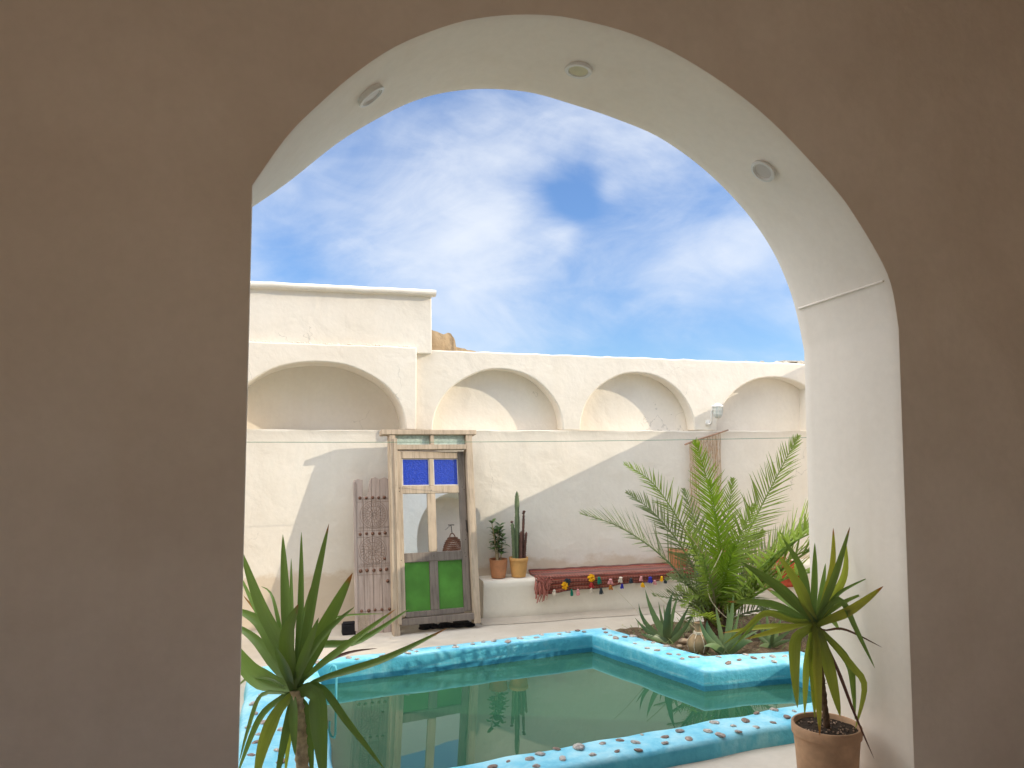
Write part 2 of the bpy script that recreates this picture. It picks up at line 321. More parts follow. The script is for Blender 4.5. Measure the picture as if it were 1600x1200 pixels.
# ------------------------------------------------------------------ mesh helpers
class MB:
    def __init__(s): s.v = []; s.f = []; s.uv = {}
    def add(s, vs, fs, uvs=None):
        o = len(s.v); s.v += [tuple(p) for p in vs]
        for i, f in enumerate(fs):
            s.f.append(tuple(a+o for a in f))
            if uvs: s.uv[len(s.f)-1] = [uvs[a] for a in f]
    def box(s, x0, x1, y0, y1, z0, z1, mtx=None):
        vs = [Vector(p) for p in ((x0,y0,z0),(x1,y0,z0),(x1,y1,z0),(x0,y1,z0),(x0,y0,z1),(x1,y0,z1),(x1,y1,z1),(x0,y1,z1))]
        if mtx: vs = [mtx @ p for p in vs]
        s.add(vs, [(3,2,1,0),(4,5,6,7),(0,1,5,4),(1,2,6,5),(2,3,7,6),(3,0,4,7)])
    def prism(s, pts, y0, y1):                       # outline in X,Z pushed along Y
        n = len(pts)
        s.add([(x, y0, z) for x, z in pts]+[(x, y1, z) for x, z in pts],
              [tuple(range(n)), tuple(range(2*n-1, n-1, -1))]+[(i, i+n, (i+1) % n+n, (i+1) % n) for i in range(n)])
    def tube(s, pts, rad, n=8, cap=True, jit=0):
        pts = [Vector(p) for p in pts]; m = len(pts)
        rs = rad if isinstance(rad, (list, tuple)) else [rad]*m
        vs = []; ref = Vector((.31, .22, .92))
        for i, p in enumerate(pts):
            d = (pts[min(i+1, m-1)]-pts[max(i-1, 0)]).normalized()
            a = d.cross(ref)
            if a.length < .05: a = d.cross(Vector((1, 0, 0)))
            a.normalize(); b = d.cross(a)
            for k in range(n):
                q = 2*PI*k/n; r = rs[i]*(1+(R.uniform(-jit, jit) if jit else 0))
                vs.append(p+a*r*math.cos(q)+b*r*math.sin(q))
        fs = [(i*n+k, i*n+(k+1) % n, (i+1)*n+(k+1) % n, (i+1)*n+k) for i in range(m-1) for k in range(n)]
        if cap: fs += [tuple(range(n-1, -1, -1)), tuple((m-1)*n+k for k in range(n))]
        s.add(vs, fs)
    def lathe(s, prof, n=32, c=(0, 0, 0), mtx=None, jit=0):
        c = Vector(c); vs = []
        for r, z in prof:
            for k in range(n):
                q = 2*PI*k/n; p = Vector((r*math.cos(q)*(1+R.uniform(-jit, jit)), r*math.sin(q), z))
                p = (mtx @ p) if mtx else p
                vs.append(p+c)
        fs = [(i*n+k, i*n+(k+1) % n, (i+1)*n+(k+1) % n, (i+1)*n+k) for i in range(len(prof)-1) for k in range(n)]
        if prof[0][0] > 1e-4: fs.append(tuple(range(n-1, -1, -1)))
        if prof[-1][0] > 1e-4: fs.append(tuple((len(prof)-1)*n+k for k in range(n)))
        s.add(vs, fs)
    def build(s, name, m, parent=None, smooth=None, bev=0, recalc=True, segs=2):
        me = bpy.data.meshes.new(name); me.from_pydata(s.v, [], s.f)
        if s.uv:
            ul = me.uv_layers.new(name='UVMap')
            for fi, us in s.uv.items():
                for li, u in zip(me.polygons[fi].loop_indices, us): ul.data[li].uv = u
        me.validate(clean_customdata=False)
        if recalc:
            bm = bmesh.new(); bm.from_mesh(me)
            bmesh.ops.remove_doubles(bm, verts=bm.verts, dist=1e-5)
            bmesh.ops.recalc_face_normals(bm, faces=bm.faces); bm.to_mesh(me); bm.free()
        me.materials.append(m if not isinstance(m, str) else M[m])
        o = bpy.data.objects.new(name, me); COL.objects.link(o)
        if parent is not None: o.parent = parent
        if smooth is not None:
            for p in me.polygons: p.use_smooth = True
            me.set_sharp_from_angle(angle=math.radians(smooth))
        if bev:
            b = o.modifiers.new('bevel', 'BEVEL'); b.width = bev; b.segments = segs; b.limit_method = 'ANGLE'; b.angle_limit = math.radians(40); b.harden_normals = False
        return o
def tag(o, label=None, cat=None, group=None, kind=None):
    for k, v in (('label', label), ('category', cat), ('group', group), ('kind', kind)):
        if v: o[k] = v
    return o
def empty(name, loc=(0, 0, 0), rot=(0, 0, 0)):
    o = bpy.data.objects.new(name, None); COL.objects.link(o); o.location = loc; o.rotation_euler = rot; o.empty_display_size = .1
    return o
def bez(p0, p1, p2, n):
    return [p0*(1-t)**2+p1*2*t*(1-t)+p2*t*t for t in [i/(n-1) for i in range(n)]]
def wob(x, s=3.0, a=.01, seed=0): return a*(2*noise.noise(Vector((x*s, seed*7.3, 1.7)))) 

# ================================================================== SETTING
# pool outline (inner water edge / outer rim edge)
PIN = [(.27, 5.73), (2.458, 5.987), (2.822, 4.848), (3.50, 4.818), (3.56, 4.15), (.27, 3.75)]
POUT = [(-.21, 5.80), (2.66, 6.18), (3.009, 5.161), (3.80, 5.10), (3.86, 3.91), (-.21, 3.47)]
WZ = -.05
bm = bmesh.new()
def loop(pts, z):
    vs = [bm.verts.new((x, y, z)) for x, y in pts]
    return [bm.edges.new((vs[i], vs[(i+1) % len(vs)])) for i in range(len(vs))]
hole = [((a[0]+b[0])/2, (a[1]+b[1])/2) for a, b in zip(PIN, POUT)]
es = loop([(-300, -300), (300, -300), (300, 300), (-300, 300)], 0)+loop(hole, 0)
bmesh.ops.triangle_fill(bm, edges=es, use_beauty=True)
bmesh.ops.recalc_face_normals(bm, faces=bm.faces)
if bm.faces[0].normal.z < 0: bmesh.ops.reverse_faces(bm, faces=bm.faces)
me = bpy.data.meshes.new('courtyard_floor'); bm.to_mesh(me); bm.free(); me.materials.append(M['floor'])
o = bpy.data.objects.new('courtyard_floor', me); COL.objects.link(o); tag(o, kind='structure')

# water
mb = MB(); mb.add([(x, y, WZ) for x, y in [((a[0]*.9+b[0]*.1), (a[1]*.9+b[1]*.1)) for a, b in zip(PIN, POUT)]], [tuple(range(6))])
o = mb.build('water', 'water'); tag(o, kind='structure')

# pool basin
pool = empty('swimming_pool', (1.6, 4.9, 0)); tag(pool, 'small L-shaped pool with a low turquoise rim studded with stones', 'pool')
prof = [(-.02, -.03), (0, .03), (.015, .07), (.06, .089), (.14, .096), (.5, .094), (.86, .096), (.95, .089), (.985, .072), (1, .04), (1.0, -.06), (1.0, -.30)]
ring = []
for i in range(6):
    j = (i+1) % 6
    ln = math.hypot(PIN[j][0]-PIN[i][0], PIN[j][1]-PIN[i][1]); k = max(2, int(ln/.06))
    for q in range(k): ring.append((i, j, q/k))
mb = MB(); vs = []
for (i, j, q) in ring:
    ox = POUT[i][0]*(1-q)+POUT[j][0]*q; oy = POUT[i][1]*(1-q)+POUT[j][1]*q
    ix = PIN[i][0]*(1-q)+PIN[j][0]*q; iy = PIN[i][1]*(1-q)+PIN[j][1]*q
    for (t_, z) in prof:
        x = ox*(1-t_)+ix*t_; y = oy*(1-t_)+iy*t_
        a = .010
        vs.append((x+a*noise.noise(Vector((x*3, y*3, z*2)))*2-1.6, y+a*noise.noise(Vector((x*3+9, y*3, z*2)))*2-4.9, z+.008*noise.noise(Vector((x*4, y*4, 3)))*(1 if z > .02 else 0)))
n = len(prof); m_ = len(ring)
fs = [(a*n+k, ((a+1) % m_)*n+k, ((a+1) % m_)*n+k+1, a*n+k+1) for a in range(m_) for k in range(n-1)]
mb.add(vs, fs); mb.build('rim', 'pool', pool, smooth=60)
mb = MB(); mb.add([(x-1.6, y-4.9, -.30) for x, y in PIN], [tuple(range(6))]); mb.build('pool_floor', 'pool', pool)
# stones set in the rim
def stone_mesh(i):
    bm = bmesh.new(); bmesh.ops.create_icosphere(bm, subdivisions=3, radius=1)
    for v in bm.verts:
        d = 1+.22*noise.noise(v.co*1.4+Vector((i*5, 0, 0)))+.10*noise.noise(v.co*4+Vector((0, i*5, 0)))
        v.co = Vector((v.co.x*d, v.co.y*d*.72, v.co.z*d*.32))
    me = bpy.data.meshes.new('stone'); bm.to_mesh(me); bm.free()
    for p in me.polygons: p.use_smooth = True
    me.materials.append(M['shell%d' % (i % 4)]); return me
SM = [stone_mesh(i) for i in range(8)]
def rim_pt(i, q, t_):
    j = (i+1) % 6
    o_ = Vector(POUT[i]).lerp(Vector(POUT[j]), q); n_ = Vector(PIN[i]).lerp(Vector(PIN[j]), q); return o_.lerp(n_, t_)
spots = []
def scatter(i, cnt, q0=0.02, q1=.98):
    for k in range(cnt):
        q = q0+(q1-q0)*(k+.5+R.uniform(-.35, .35))/cnt
        spots.append((rim_pt(i, q, R.choice((.26, .5, .74))+R.uniform(-.09, .09)), i))
# the ones on the near rim are placed as seen in the photograph
for px, py, s in [(904,1167,1.5),(941,1162,1.15),(969,1157,1.0),(1038,1152,1.1),(1039,1161,1.15),(1062,1142,1.2),(1076,1155,1.0),(993,1160,.9),(998,1172,.8),(964,1174,.9),
                  (879,1185,1.2),(926,1179,1.0),(827,1186,1.0),(844,1178,.8),(838,1197,1.1),(1116,1129,1.1),(1125,1148,1.4),(1106,1142,.9),(1146,1134,1.0),(1154,1143,1.1),
                  (1165,1126,1.0),(1181,1136,.8),(1209,1109,1.1),(1208,1129,1.1),(1230,1120,1.4),(1241,1111,.9),(1182,1114,.8),(1003,1148,.8),(870,1170,.8),(795,1190,.8),(770,1198,.8)]:
    p = onZ(px, py, .097); spots.append((Vector((p.x, p.y)), -s))
for px, py, s in [(396,1100,1.2),(412,1086,1.1),(432,1101,1.1),(397,1115,1.1),(411,1129,1.3),(405,1147,1.2),(442,1140,1.0),(433,1172,1.1),(400,1160,1.0),(418,1066,1.0),(445,1062,1),(388,1136,.9),(425,1120,.9),(392,1180,1.1),(440,1190,1.0)]:
    p = onZ(px, py, .097); spots.append((Vector((p.x, p.y)), -s))
scatter(0, 24); scatter(1, 17); scatter(2, 9, .12, .95)
for k, (p, i) in enumerate(spots[:100]):
    s = (-i if i < 0 else 1.0)*.025*R.uniform(.75, 1.3)
    o = bpy.data.objects.new('stone', R.choice(SM)); COL.objects.link(o); o.parent = pool
    o.location = (p.x-1.6, p.y-4.9, .097); o.rotation_euler = (R.uniform(-.2, .2), R.uniform(-.2, .2), R.uniform(0, 6.3)); o.scale = (s, s, s)

# planter bed
mb = MB(); pb = [(2.66, 6.16), (3.00, 5.15), (3.85, 5.10), (4.75, 5.25), (4.9, 5.9), (4.3, 6.3), (3.3, 6.35)]
gr = []; nx_ = 26
import itertools
def inside(x, y):
    c_ = False; j = len(pb)-1
    for i in range(len(pb)):
        if (pb[i][1] > y) != (pb[j][1] > y) and x < (pb[j][0]-pb[i][0])*(y-pb[i][1])/(pb[j][1]-pb[i][1])+pb[i][0]: c_ = not c_
        j = i
    return c_
idx = {}
for a in range(50):
    for b_ in range(30):
        x = 2.6+a*.05; y = 5.08+b_*.05
        if inside(x, y):
            edge = min(math.hypot(x-max(min(x, 9), -9), 0) or 1, 1)
            idx[(a, b_)] = len(mb.v); mb.v.append((x, y, .055+.045*noise.noise(Vector((x*5, y*5, 0)))+.02*noise.noise(Vector((x*16, y*16, 0)))))
for (a, b_) in list(idx):
    q = [(a, b_), (a+1, b_), (a+1, b_+1), (a, b_+1)]
    if all(k in idx for k in q): mb.f.append(tuple(idx[k] for k in q))
o = mb.build('planter_soil', 'soil_dry', smooth=60); tag(o, kind='structure')

# ---------------------------------------------------------------- the arcade block the camera stands in
YF, YB = 2.856, 3.45
fa = [(394,290),(450,212),(500,162),(555,115),(620,72),(700,40),(760,27),(830,23),(900,30),(1000,58),(1100,110),(1200,185),(1300,290),(1340,345),(1378,410)]
ba = [(394,338),(450,285),(530,222),(600,180),(650,157),(700,144),(760,139),(830,145),(900,165),(960,185),(1030,215),(1100,265),(1160,325),(1200,380),(1225,430),(1240,478)]
pf = [(p.x, p.z) for p in (onY(a, b_, YF) for a, b_ in fa)]; pk = [(p.x, p.z) for p in (onY(a, b_, YB) for a, b_ in ba)]
XLf, XRf, XLb, XRb = -.127, 2.700, -.170, 2.640
pf[0] = (XLf, 2.603); pf.append((2.672, 2.38)); pf.append((XRf, 2.20)); pk[0] = (XLb, 2.68); pk[-1] = (2.592, 2.385); pk.append((XRb, 2.16))
def catmull(P, n):
    L_ = [0]
    for i in range(1, len(P)): L_.append(L_[-1]+math.hypot(P[i][0]-P[i-1][0], P[i][1]-P[i-1][1]))
    out = []
    for k in range(n):
        s = L_[-1]*k/(n-1); i = 0
        while i < len(P)-2 and s > L_[i+1]: i += 1
        t_ = (s-L_[i])/(L_[i+1]-L_[i])
        p0 = P[max(i-1, 0)]; p1 = P[i]; p2 = P[i+1]; p3 = P[min(i+2, len(P)-1)]
        out.append(tuple(.5*((2*p1[c])+(-p0[c]+p2[c])*t_+(2*p0[c]-5*p1[c]+4*p2[c]-p3[c])*t_**2+(-p0[c]+3*p1[c]-3*p2[c]+p3[c])*t_**3) for c in (0, 1)))
    return out
NA = 72
af = catmull(pf, NA); ak = catmull(pk, NA)
XMIN, XMAX, ZT = -3.4, 4.6, 3.95
arc = empty('arcade_building', (1.27, YB, 0)); tag(arc, 'shaded plastered building with the big arch framing the whole view', 'building')
def loc(mbv, o): return [(v[0]-o[0], v[1]-o[1], v[2]-o[2]) for v in mbv]
OA = (1.27, YB, 0)
def ring_pts(prof, XL, XR): return [(XL, 0)]+list(prof)+[(XR, 0)]
def mid(t_): return [(a[0]*(1-t_)+b_[0]*t_, a[1]*(1-t_)+b_[1]*t_) for a, b_ in zip([(XLf, -.01)]+af+[(XRf, -.01)], [(XLb, -.01)]+ak+[(XRb, -.01)])]
# interior face
def face_ngon(mb, prof, y, extra_out=None, r=.0):
    n_ = len(prof)
    pts = [(XMIN, y, -.01)]+[(x, y, z) for x, z in prof]+[(XMAX, y, -.01), (XMAX, y, ZT), (XMIN, y, ZT)]
    mb.add(pts, [tuple(range(len(pts)))])
def grow(prof, d):                                 # offset the arch outline outwards
    out = []
    for i, (x, z) in enumerate(prof):
        a = prof[max(i-1, 0)]; b_ = prof[min(i+1, len(prof)-1)]
        tx, tz = b_[0]-a[0], b_[1]-a[1]; l = math.hypot(tx, tz) or 1
        out.append((x-tz/l*d, z+tx/l*d))
    return out
RB = .0015
f0 = mid(0); k0 = mid(1)
mb = MB(); face_ngon(mb, grow(f0, RB), YF); mb.v = loc(mb.v, OA); mb.build('inner_wall', 'room', arc, smooth=30)
# soffit and jambs with rounded arrises
mb = MB(); rows = []
NY = 12
RB = .0015; rows.append((grow(f0, RB), YF)); rows.append((grow(f0, RB*.3), YF+RB*.3))
for k in range(NY+1):
    y = YF+RB+(YB-YF-2*RB)*k/NY; t_ = (y-YF)/(YB-YF)
    rows.append((mid(t_), y))
rows.append((grow(k0, RB*.3), YB-RB*.3)); rows.append((grow(k0, RB), YB))
for (pr, y) in rows:
    for i, (x, z) in enumerate(pr):
        q = .006*noise.noise(Vector((x*2.2, y*2.2, z*2.2))) if YF+.02 < y < YB-.02 else 0
        mb.v.append((x+q, y, z+q*.7))
n_ = len(f0)
mb.f = [(a*n_+i, a*n_+i+1, (a+1)*n_+i+1, (a+1)*n_+i) for a in range(len(rows)-1) for i in range(n_-1)]
mb.v = loc(mb.v, OA); mb.build('soffit', 'wall_in', arc, smooth=28)
# spring-line ridge on the right jamb
mb = MB(); mb.tube([(2.650-OA[0], YF+.03-OA[1], 2.425), (2.592-OA[0], YB-.03-OA[1], 2.380)], .0055, 6); mb.build('spring_line', 'wall_in', arc, smooth=60)
# outer face with a blind niche (skin .3 m thick) to the right of the arch
NXL, NXR, NZS, NZT = 2.86, 4.36, 1.45, 2.22
nic = [(NXR, .5)]+[(NXL+(NXR-NXL)/2+(NXR-NXL)/2*math.cos(a), NZS+(NZT-NZS)*math.sin(a)) for a in [PI*k/24 for k in range(25)]]+[(NXL, .5)]
nic = [((NXL+NXR)/2+(NXR-NXL)/2*math.cos(a), NZS+(NZT-NZS)*math.sin(a)) for a in [PI*k/24 for k in range(25)]]
ko = grow(k0, RB)
mb = MB()
pts = [(XMIN, YB, -.01)]+[(x, YB, z) for x, z in ko]+[(NXL, YB, -.01)]+[(x, YB, z) for x, z in reversed(nic)]+[(NXR, YB, -.01), (XMAX, YB, -.01), (XMAX, YB, ZT+.35), (XMIN, YB, ZT+.35)]
mb.add(pts, [tuple(range(len(pts)))])
mb.v = loc(mb.v, OA); mb.build('outer_wall', 'wall', arc, smooth=30)
mb = MB(); nn = [(NXL, -.01)]+list(reversed(nic))+[(NXR, -.01)]
for y in (YB, YB-.34): mb.v += [(x, y, z) for x, z in nn]
k = len(nn); mb.f = [(i, i+1, k+i+1, k+i) for i in range(k-1)]; mb.v = loc(mb.v, OA); mb.build('niche_reveal', 'wall', arc, smooth=30)
mb = MB(); mb.box(NXL-.03, NXR+.03, YB-.37, YB-.34, 0, NZT+.05); mb.v = loc(mb.v, OA); mb.build('niche_back', 'room', arc)  # tan plaster puts the brown shade of the niche into its colour
# room shell behind the camera, roof and ends
mb = MB(); mb.box(XMIN-.3, XMAX, -2.8, YB-.001, ZT, ZT+.2); mb.v = loc(mb.v, OA); mb.build('roof', 'room', arc)
mb = MB()
mb.box(XMIN-.3, XMIN, -2.8, YB-.002, 0, ZT); mb.box(XMAX-.25, XMAX, -2.8, YB-.002, 0, ZT)
mb.box(XMIN, -2.0, -3.1, -2.8, 0, ZT); mb.box(2.5, XMAX-.25, -3.1, -2.8, 0, ZT); mb.box(-2.0, 2.5, -3.1, -2.8, 2.6, ZT)
mb.v = loc(mb.v, OA); mb.build('room_walls', 'room', arc)

# recessed spot lights in the soffit
def soffit_hit(px, py):
    r = ray(px, py)
    for k in range(400):
        y = YF+(YB-YF)*k/400; p = Vector((0, 0, H))+r*(y/r.y); pr = mid(k/400)
        for i in range(1, len(pr)-2):
            if pr[i][0] <= p.x <= pr[i+1][0]:
                z = pr[i][1]+(pr[i+1][1]-pr[i][1])*(p.x-pr[i][0])/(pr[i+1][0]-pr[i][0])
                if p.z >= z:
                    tx, tz = pr[i+1][0]-pr[i][0], pr[i+1][1]-pr[i][1]
                    return Vector((p.x, y, z)), Vector((tz, 0, -tx)).normalized()
    return Vector((1, 3.1, 3.3)), Vector((0, 0, -1))
for (px, py, kind, lab) in [(577,146,'raised','round white spotlight at the left haunch of the arch, its rim standing proud'),
                            (904,109,'sunk','round spotlight with yellowed hollow lens near the top of the arch'),
                            (1194,265,'disc','round white disc spotlight at the right haunch of the arch')]:
    p, nrm = soffit_hit(px, py)
    e = empty('recessed_spotlight', p); e.rotation_euler = nrm.to_track_quat('Z', 'Y').to_euler()
    tag(e, lab, 'ceiling light', 'recessed spotlights in the arch')
    r = .064
    if kind == 'sunk':
        mb = MB(); mb.lathe([(r, -.004), (r, .006), (r*.95, .010), (r*.74, .010), (r*.70, .005), (r*.68, .004)], 40); mb.build('trim_ring', 'white', e, smooth=40)
        mb = MB(); mb.lathe([(r*.69, .0055), (.001, .0045)], 40); mb.build('lens', 'cream_lens', e, smooth=40)
    else:
        hh = .020 if kind == 'raised' else .016
        mb = MB(); mb.lathe([(r*.94, -.004), (r*.96, hh*.5), (r, hh*.7), (r*.98, hh), (r*.80, hh+.002), (r*.76, hh-.004), (r*.70, hh-.004), (r*.68, hh-.008)], 40); mb.build('trim_ring', 'white', e, smooth=40)
        mb = MB(); mb.lathe([(r*.69, hh-.007), (r*.5, hh-.006), (.001, hh-.005)], 40); mb.build('lens', 'grey_lens', e, smooth=40)

# ---------------------------------------------------------------- back wall of the courtyard
YW = 7.28
bw = empty('courtyard_wall', (2, YW, 0)); OB = (2, YW, 0)
tag(bw, 'cream plastered back wall with a row of blind arches above a ledge', 'wall')
ZL = 1.772
def arch_px(x0, x1, xa, ya, ybase, Y, n=26, pw=1.0):
    """blind-arch outline (base right -> apex -> base left) through the given photo points"""
    a = onY(x0, ybase, Y); b_ = onY(x1, ybase, Y); c_ = onY(xa, ya, Y)
    cx = (a.x+b_.x)/2; rx = (b_.x-a.x)/2; h = c_.z-ZL
    pts = []
    for k in range(n+1):
        q = PI*k/n; pts.append((cx+rx*math.cos(q)+.25*(c_.x-cx)*math.sin(q)+wob(k*.3, 1, .004, x0), ZL+h*math.sin(q)**pw+wob(k*.3, 1, .004, x1)))
    return pts
niches = [arch_px(676, 880, 785, 577, 672, YW), arch_px(907, 1086, 996, 582, 673, YW), arch_px(1120, 1300, 1212, 589, 674, YW)]
XE = 5.75
x0 = 1.15
line = [(x0, ZL)]
for nc in niches: line += list(reversed(nc))
line.append((XE+.3, ZL))
top = []
for k in range(90):
    x = XE+.3-(XE+.3-x0)*k/89
    z = 2.545-.004*(x-1.3)+.010*noise.noise(Vector((x*6, 0, 0)))+.006*noise.noise(Vector((x*20, 0, 4)))
    top.append((x, z))
mb = MB(); mb.prism(line+top, YW, YW+.175); mb.v = loc(mb.v, OB); mb.build('arched_wall', 'wall', bw, smooth=25, bev=.014)
mb = MB()
cr = [(x, z) for x, z in top]
mb.prism([(x0, ZL-.02), (XE+.3, ZL-.02)]+[(x, z-.003) for x, z in top], YW+.172, YW+.5); mb.v = loc(mb.v, OB); mb.build('niche_back', 'wall', bw, smooth=25)
# lower wall with a wavy ledge edge
mb = MB(); XS = -2.9; n_ = 150
rowsz = [(-.02, 0), (1.66, 0), (1.72, -.002), (1.752, -.008), (ZL-.006, -.012), (ZL, -.006), (ZL+.001, .5)]
for k in range(n_+1):
    x = XS+(XE+.3-XS)*k/n_
    for j, (z, y) in enumerate(rowsz):
        dz = (.007*noise.noise(Vector((x*3.5, j*.3, 2)))) if 1 < j < 6 else 0
        dy = (.012*noise.noise(Vector((x*2.5, z*2, 5)))) if 0 < j < 5 else 0
        mb.v.append((x, YW+y+dy, z+dz))
q = len(rowsz); mb.f = [(k*q+j, (k+1)*q+j, (k+1)*q+j+1, k*q+j+1) for k in range(n_) for j in range(q-1)]
mb.v = loc(mb.v, OB); mb.build('lower_wall', 'wall', bw, smooth=50)
# left block: lower box with a wide blind arch
YL_ = 7.17
na = arch_px(352, 634, 492, 565, 671, YL_, 30, .92)
xr = onY(651, 600, YL_).x
lt = []
for k in range(50):
    x = xr-(xr-XS)*k/49; lt.append((x, 2.553+.008*noise.noise(Vector((x*5, 3, 0)))))
mb = MB(); mb.prism([(XS, ZL+.002)]+list(reversed(na))+[(xr, ZL+.002)]+lt, YL_, YL_+.5); mb.v = loc(mb.v, OB); mb.build('arched_block', 'wall', bw, smooth=25, bev=.012)
mb = MB(); mb.box(XS, xr-.02, YL_+.44, YL_+.52, ZL-.01, 2.54); mb.v = loc(mb.v, OB); mb.build('niche_back', 'wall', bw)
# parapet and cornice
xp = onY(675, 500, 7.22).x
mb = MB(); mb.prism([(XS, 2.5), (xp+.004, 2.5), (xp, 2.8), (xp-.006, 3.09), (XS, 3.05)], 7.225, 7.62); mb.v = loc(mb.v, OB); mb.build('parapet', 'wall', bw, smooth=25, bev=.012)
mb = MB(); n_ = 60; cs = [(.0, -.045), (-.05, -.04), (-.066, -.018), (-.06, .008), (-.03, .02), (.1, .022), (.42, .02)]
for k in range(n_+1):
    x = XS+(xp+.03-XS)*k/n_; zb = 3.062+.034*(k/n_)+.006*noise.noise(Vector((x*5, 8, 0)))
    for (y, z) in cs: mb.v.append((x, 7.225+y+.01*noise.noise(Vector((x*6, z*9, 1))), zb+z+.004*noise.noise(Vector((x*14, y*20, 0)))))
q = len(cs); mb.f = [(k*q+j, (k+1)*q+j, (k+1)*q+j+1, k*q+j+1) for k in range(n_) for j in range(q-1)]+[tuple(n_*q+j for j in range(q))]
mb.v = loc(mb.v, OB); mb.build('cornice', 'wall', bw, smooth=60)
# loose bits of plaster at the foot of the parapet
mb = MB()
for k in range(90):
    x = R.uniform(-.3, xr-.05); 
    if 0.2 < x and R.random() < .2: x = R.uniform(.55, 1.05)
    s = R.uniform(.004, .012); c_ = Vector((x, 7.215+R.uniform(-.02, .01), 2.556+R.uniform(0, .01)))
    mb.lathe([(0.0005, -s*.6), (s, -s*.2), (s*.8, s*.4), (0.0005, s*.7)], 6, c_, Matrix.Rotation(R.uniform(0, 3), 3, 'Z'))
mb.v = loc(mb.v, OB); mb.build('crumbled_plaster', 'wall', bw)

# side walls
mb = MB()
XS2 = 5.62
prr = [(4.05, 0), (8.2, 0)]
pts = [(YW+.6, -.01), (YW+.6, 2.53), (6.6, 2.545), (5.6, 2.53), (5.2, 2.535), (4.80, 2.55), (4.74, 2.50), (4.72, -.01)]
n_ = len(pts)
mb.add([(XS2, y, z) for y, z in pts]+[(XS2+.4, y, z) for y, z in pts], [tuple(range(n_)), tuple(range(2*n_-1, n_-1, -1))]+[(i, i+n_, (i+1) % n_+n_, (i+1) % n_) for i in range(n_)])
o = mb.build('side_wall', 'wall', smooth=25, bev=.02); tag(o, 'tall cream wall closing the courtyard beyond the right pier', 'wall')
o.location = (0, 0, 0)
mb = MB(); mb.box(-2.95, -2.6, YB+.002, YW-.03, -.01, 2.6); o = mb.build('side_wall', 'wall', bev=.02); tag(o, 'cream wall closing the courtyard behind the left pier', 'wall')

# mud brick ruin + rubble behind the wall
mb = MB()
def rough_block(mb, x0, x1, y0, y1, z0, top_fn, n=26, seed=0):
    k0 = len(mb.v); ny = 6
    for i in range(n+1):
        x = x0+(x1-x0)*i/n
        for j in range(ny+1):
            y = y0+(y1-y0)*j/ny
            mb.v.append((x+.01*noise.noise(Vector((x*30, y*30, seed))), y, top_fn(x)+.018*noise.noise(Vector((x*22, y*22, seed)))))
    for i in range(n):
        for j in range(ny): mb.f.append(tuple(k0+a for a in (i*(ny+1)+j, (i+1)*(ny+1)+j, (i+1)*(ny+1)+j+1, i*(ny+1)+j+1)))
    k1 = len(mb.v); nz = 10
    for i in range(n+1):
        x = x0+(x1-x0)*i/n
        for j in range(nz+1):
            tp = mb.v[k0+i*(ny+1)][2]; z = z0+(tp-z0)*j/nz
            mb.v.append((mb.v[k0+i*(ny+1)][0], y0-(.014*noise.noise(Vector((x*20, z*20, seed+2))) if j < nz else 0), z))
    for i in range(n):
        for j in range(nz): mb.f.append(tuple(k1+a for a in (i*(nz+1)+j, (i+1)*(nz+1)+j, (i+1)*(nz+1)+j+1, i*(nz+1)+j+1)))
    # right end
    k2 = len(mb.v)
    for j in range(ny+1):
        v = mb.v[k0+n*(ny+1)+j]; mb.v += [v, (v[0], v[1], z0)]
    for j in range(ny): mb.f.append((k2+2*j, k2+2*j+1, k2+2*j+3, k2+2*j+2))
xa = onY(677, 530, 7.8).x; xb = onY(711, 530, 7.8).x; xc = onY(752, 545, 7.8).x
def ruin(x):
    if x < xb: return 2.80-.03*(x-xa)/(xb-xa)+.02*noise.noise(Vector((x*15, 0, 0)))-(max(0, (x-xb+.04))/.04)*.05
    return 2.655-.07*((x-xb)/(xc-xb))
rough_block(mb, xa-.2, xb, 7.8, 8.3, 2.2, ruin, 30, 1); rough_block(mb, xb-.02, xc+.05, 7.79, 8.2, 2.2, ruin, 26, 4)
o = mb.build('mud_brick_ruin', 'mud', smooth=30); tag(o, 'broken brown mud brick stub rising behind the white wall', 'ruin')
mb = MB()
p = onY(1243, 560, 7.62)
for k in range(46):
    s = R.uniform(.012, .04); x = p.x-abs(R.gauss(0, .35))+.1
    mb.lathe([(0.0005, -s*.7), (s*.9, -s*.3), (s, s*.2), (s*.5, s*.6), (0.0005, s*.7)], 7, (x, 7.55+R.uniform(-.07, .15), 2.535+s*.4), Matrix.Rotation(R.uniform(-1, 1), 3, 'X') @ Matrix.Rotation(R.uniform(0, 3), 3, 'Z'), jit=.2)
mb.box(p.x-.12, p.x+.4, 7.6, 7.9, 2.5, 2.575); mb.box(p.x-.20, p.x+.4, 7.56, 7.72, 2.575, 2.590)
o = mb.build('roof_rubble', 'rubble'); tag(o, 'heap of broken masonry on the wall top at the right pier', 'rubble')

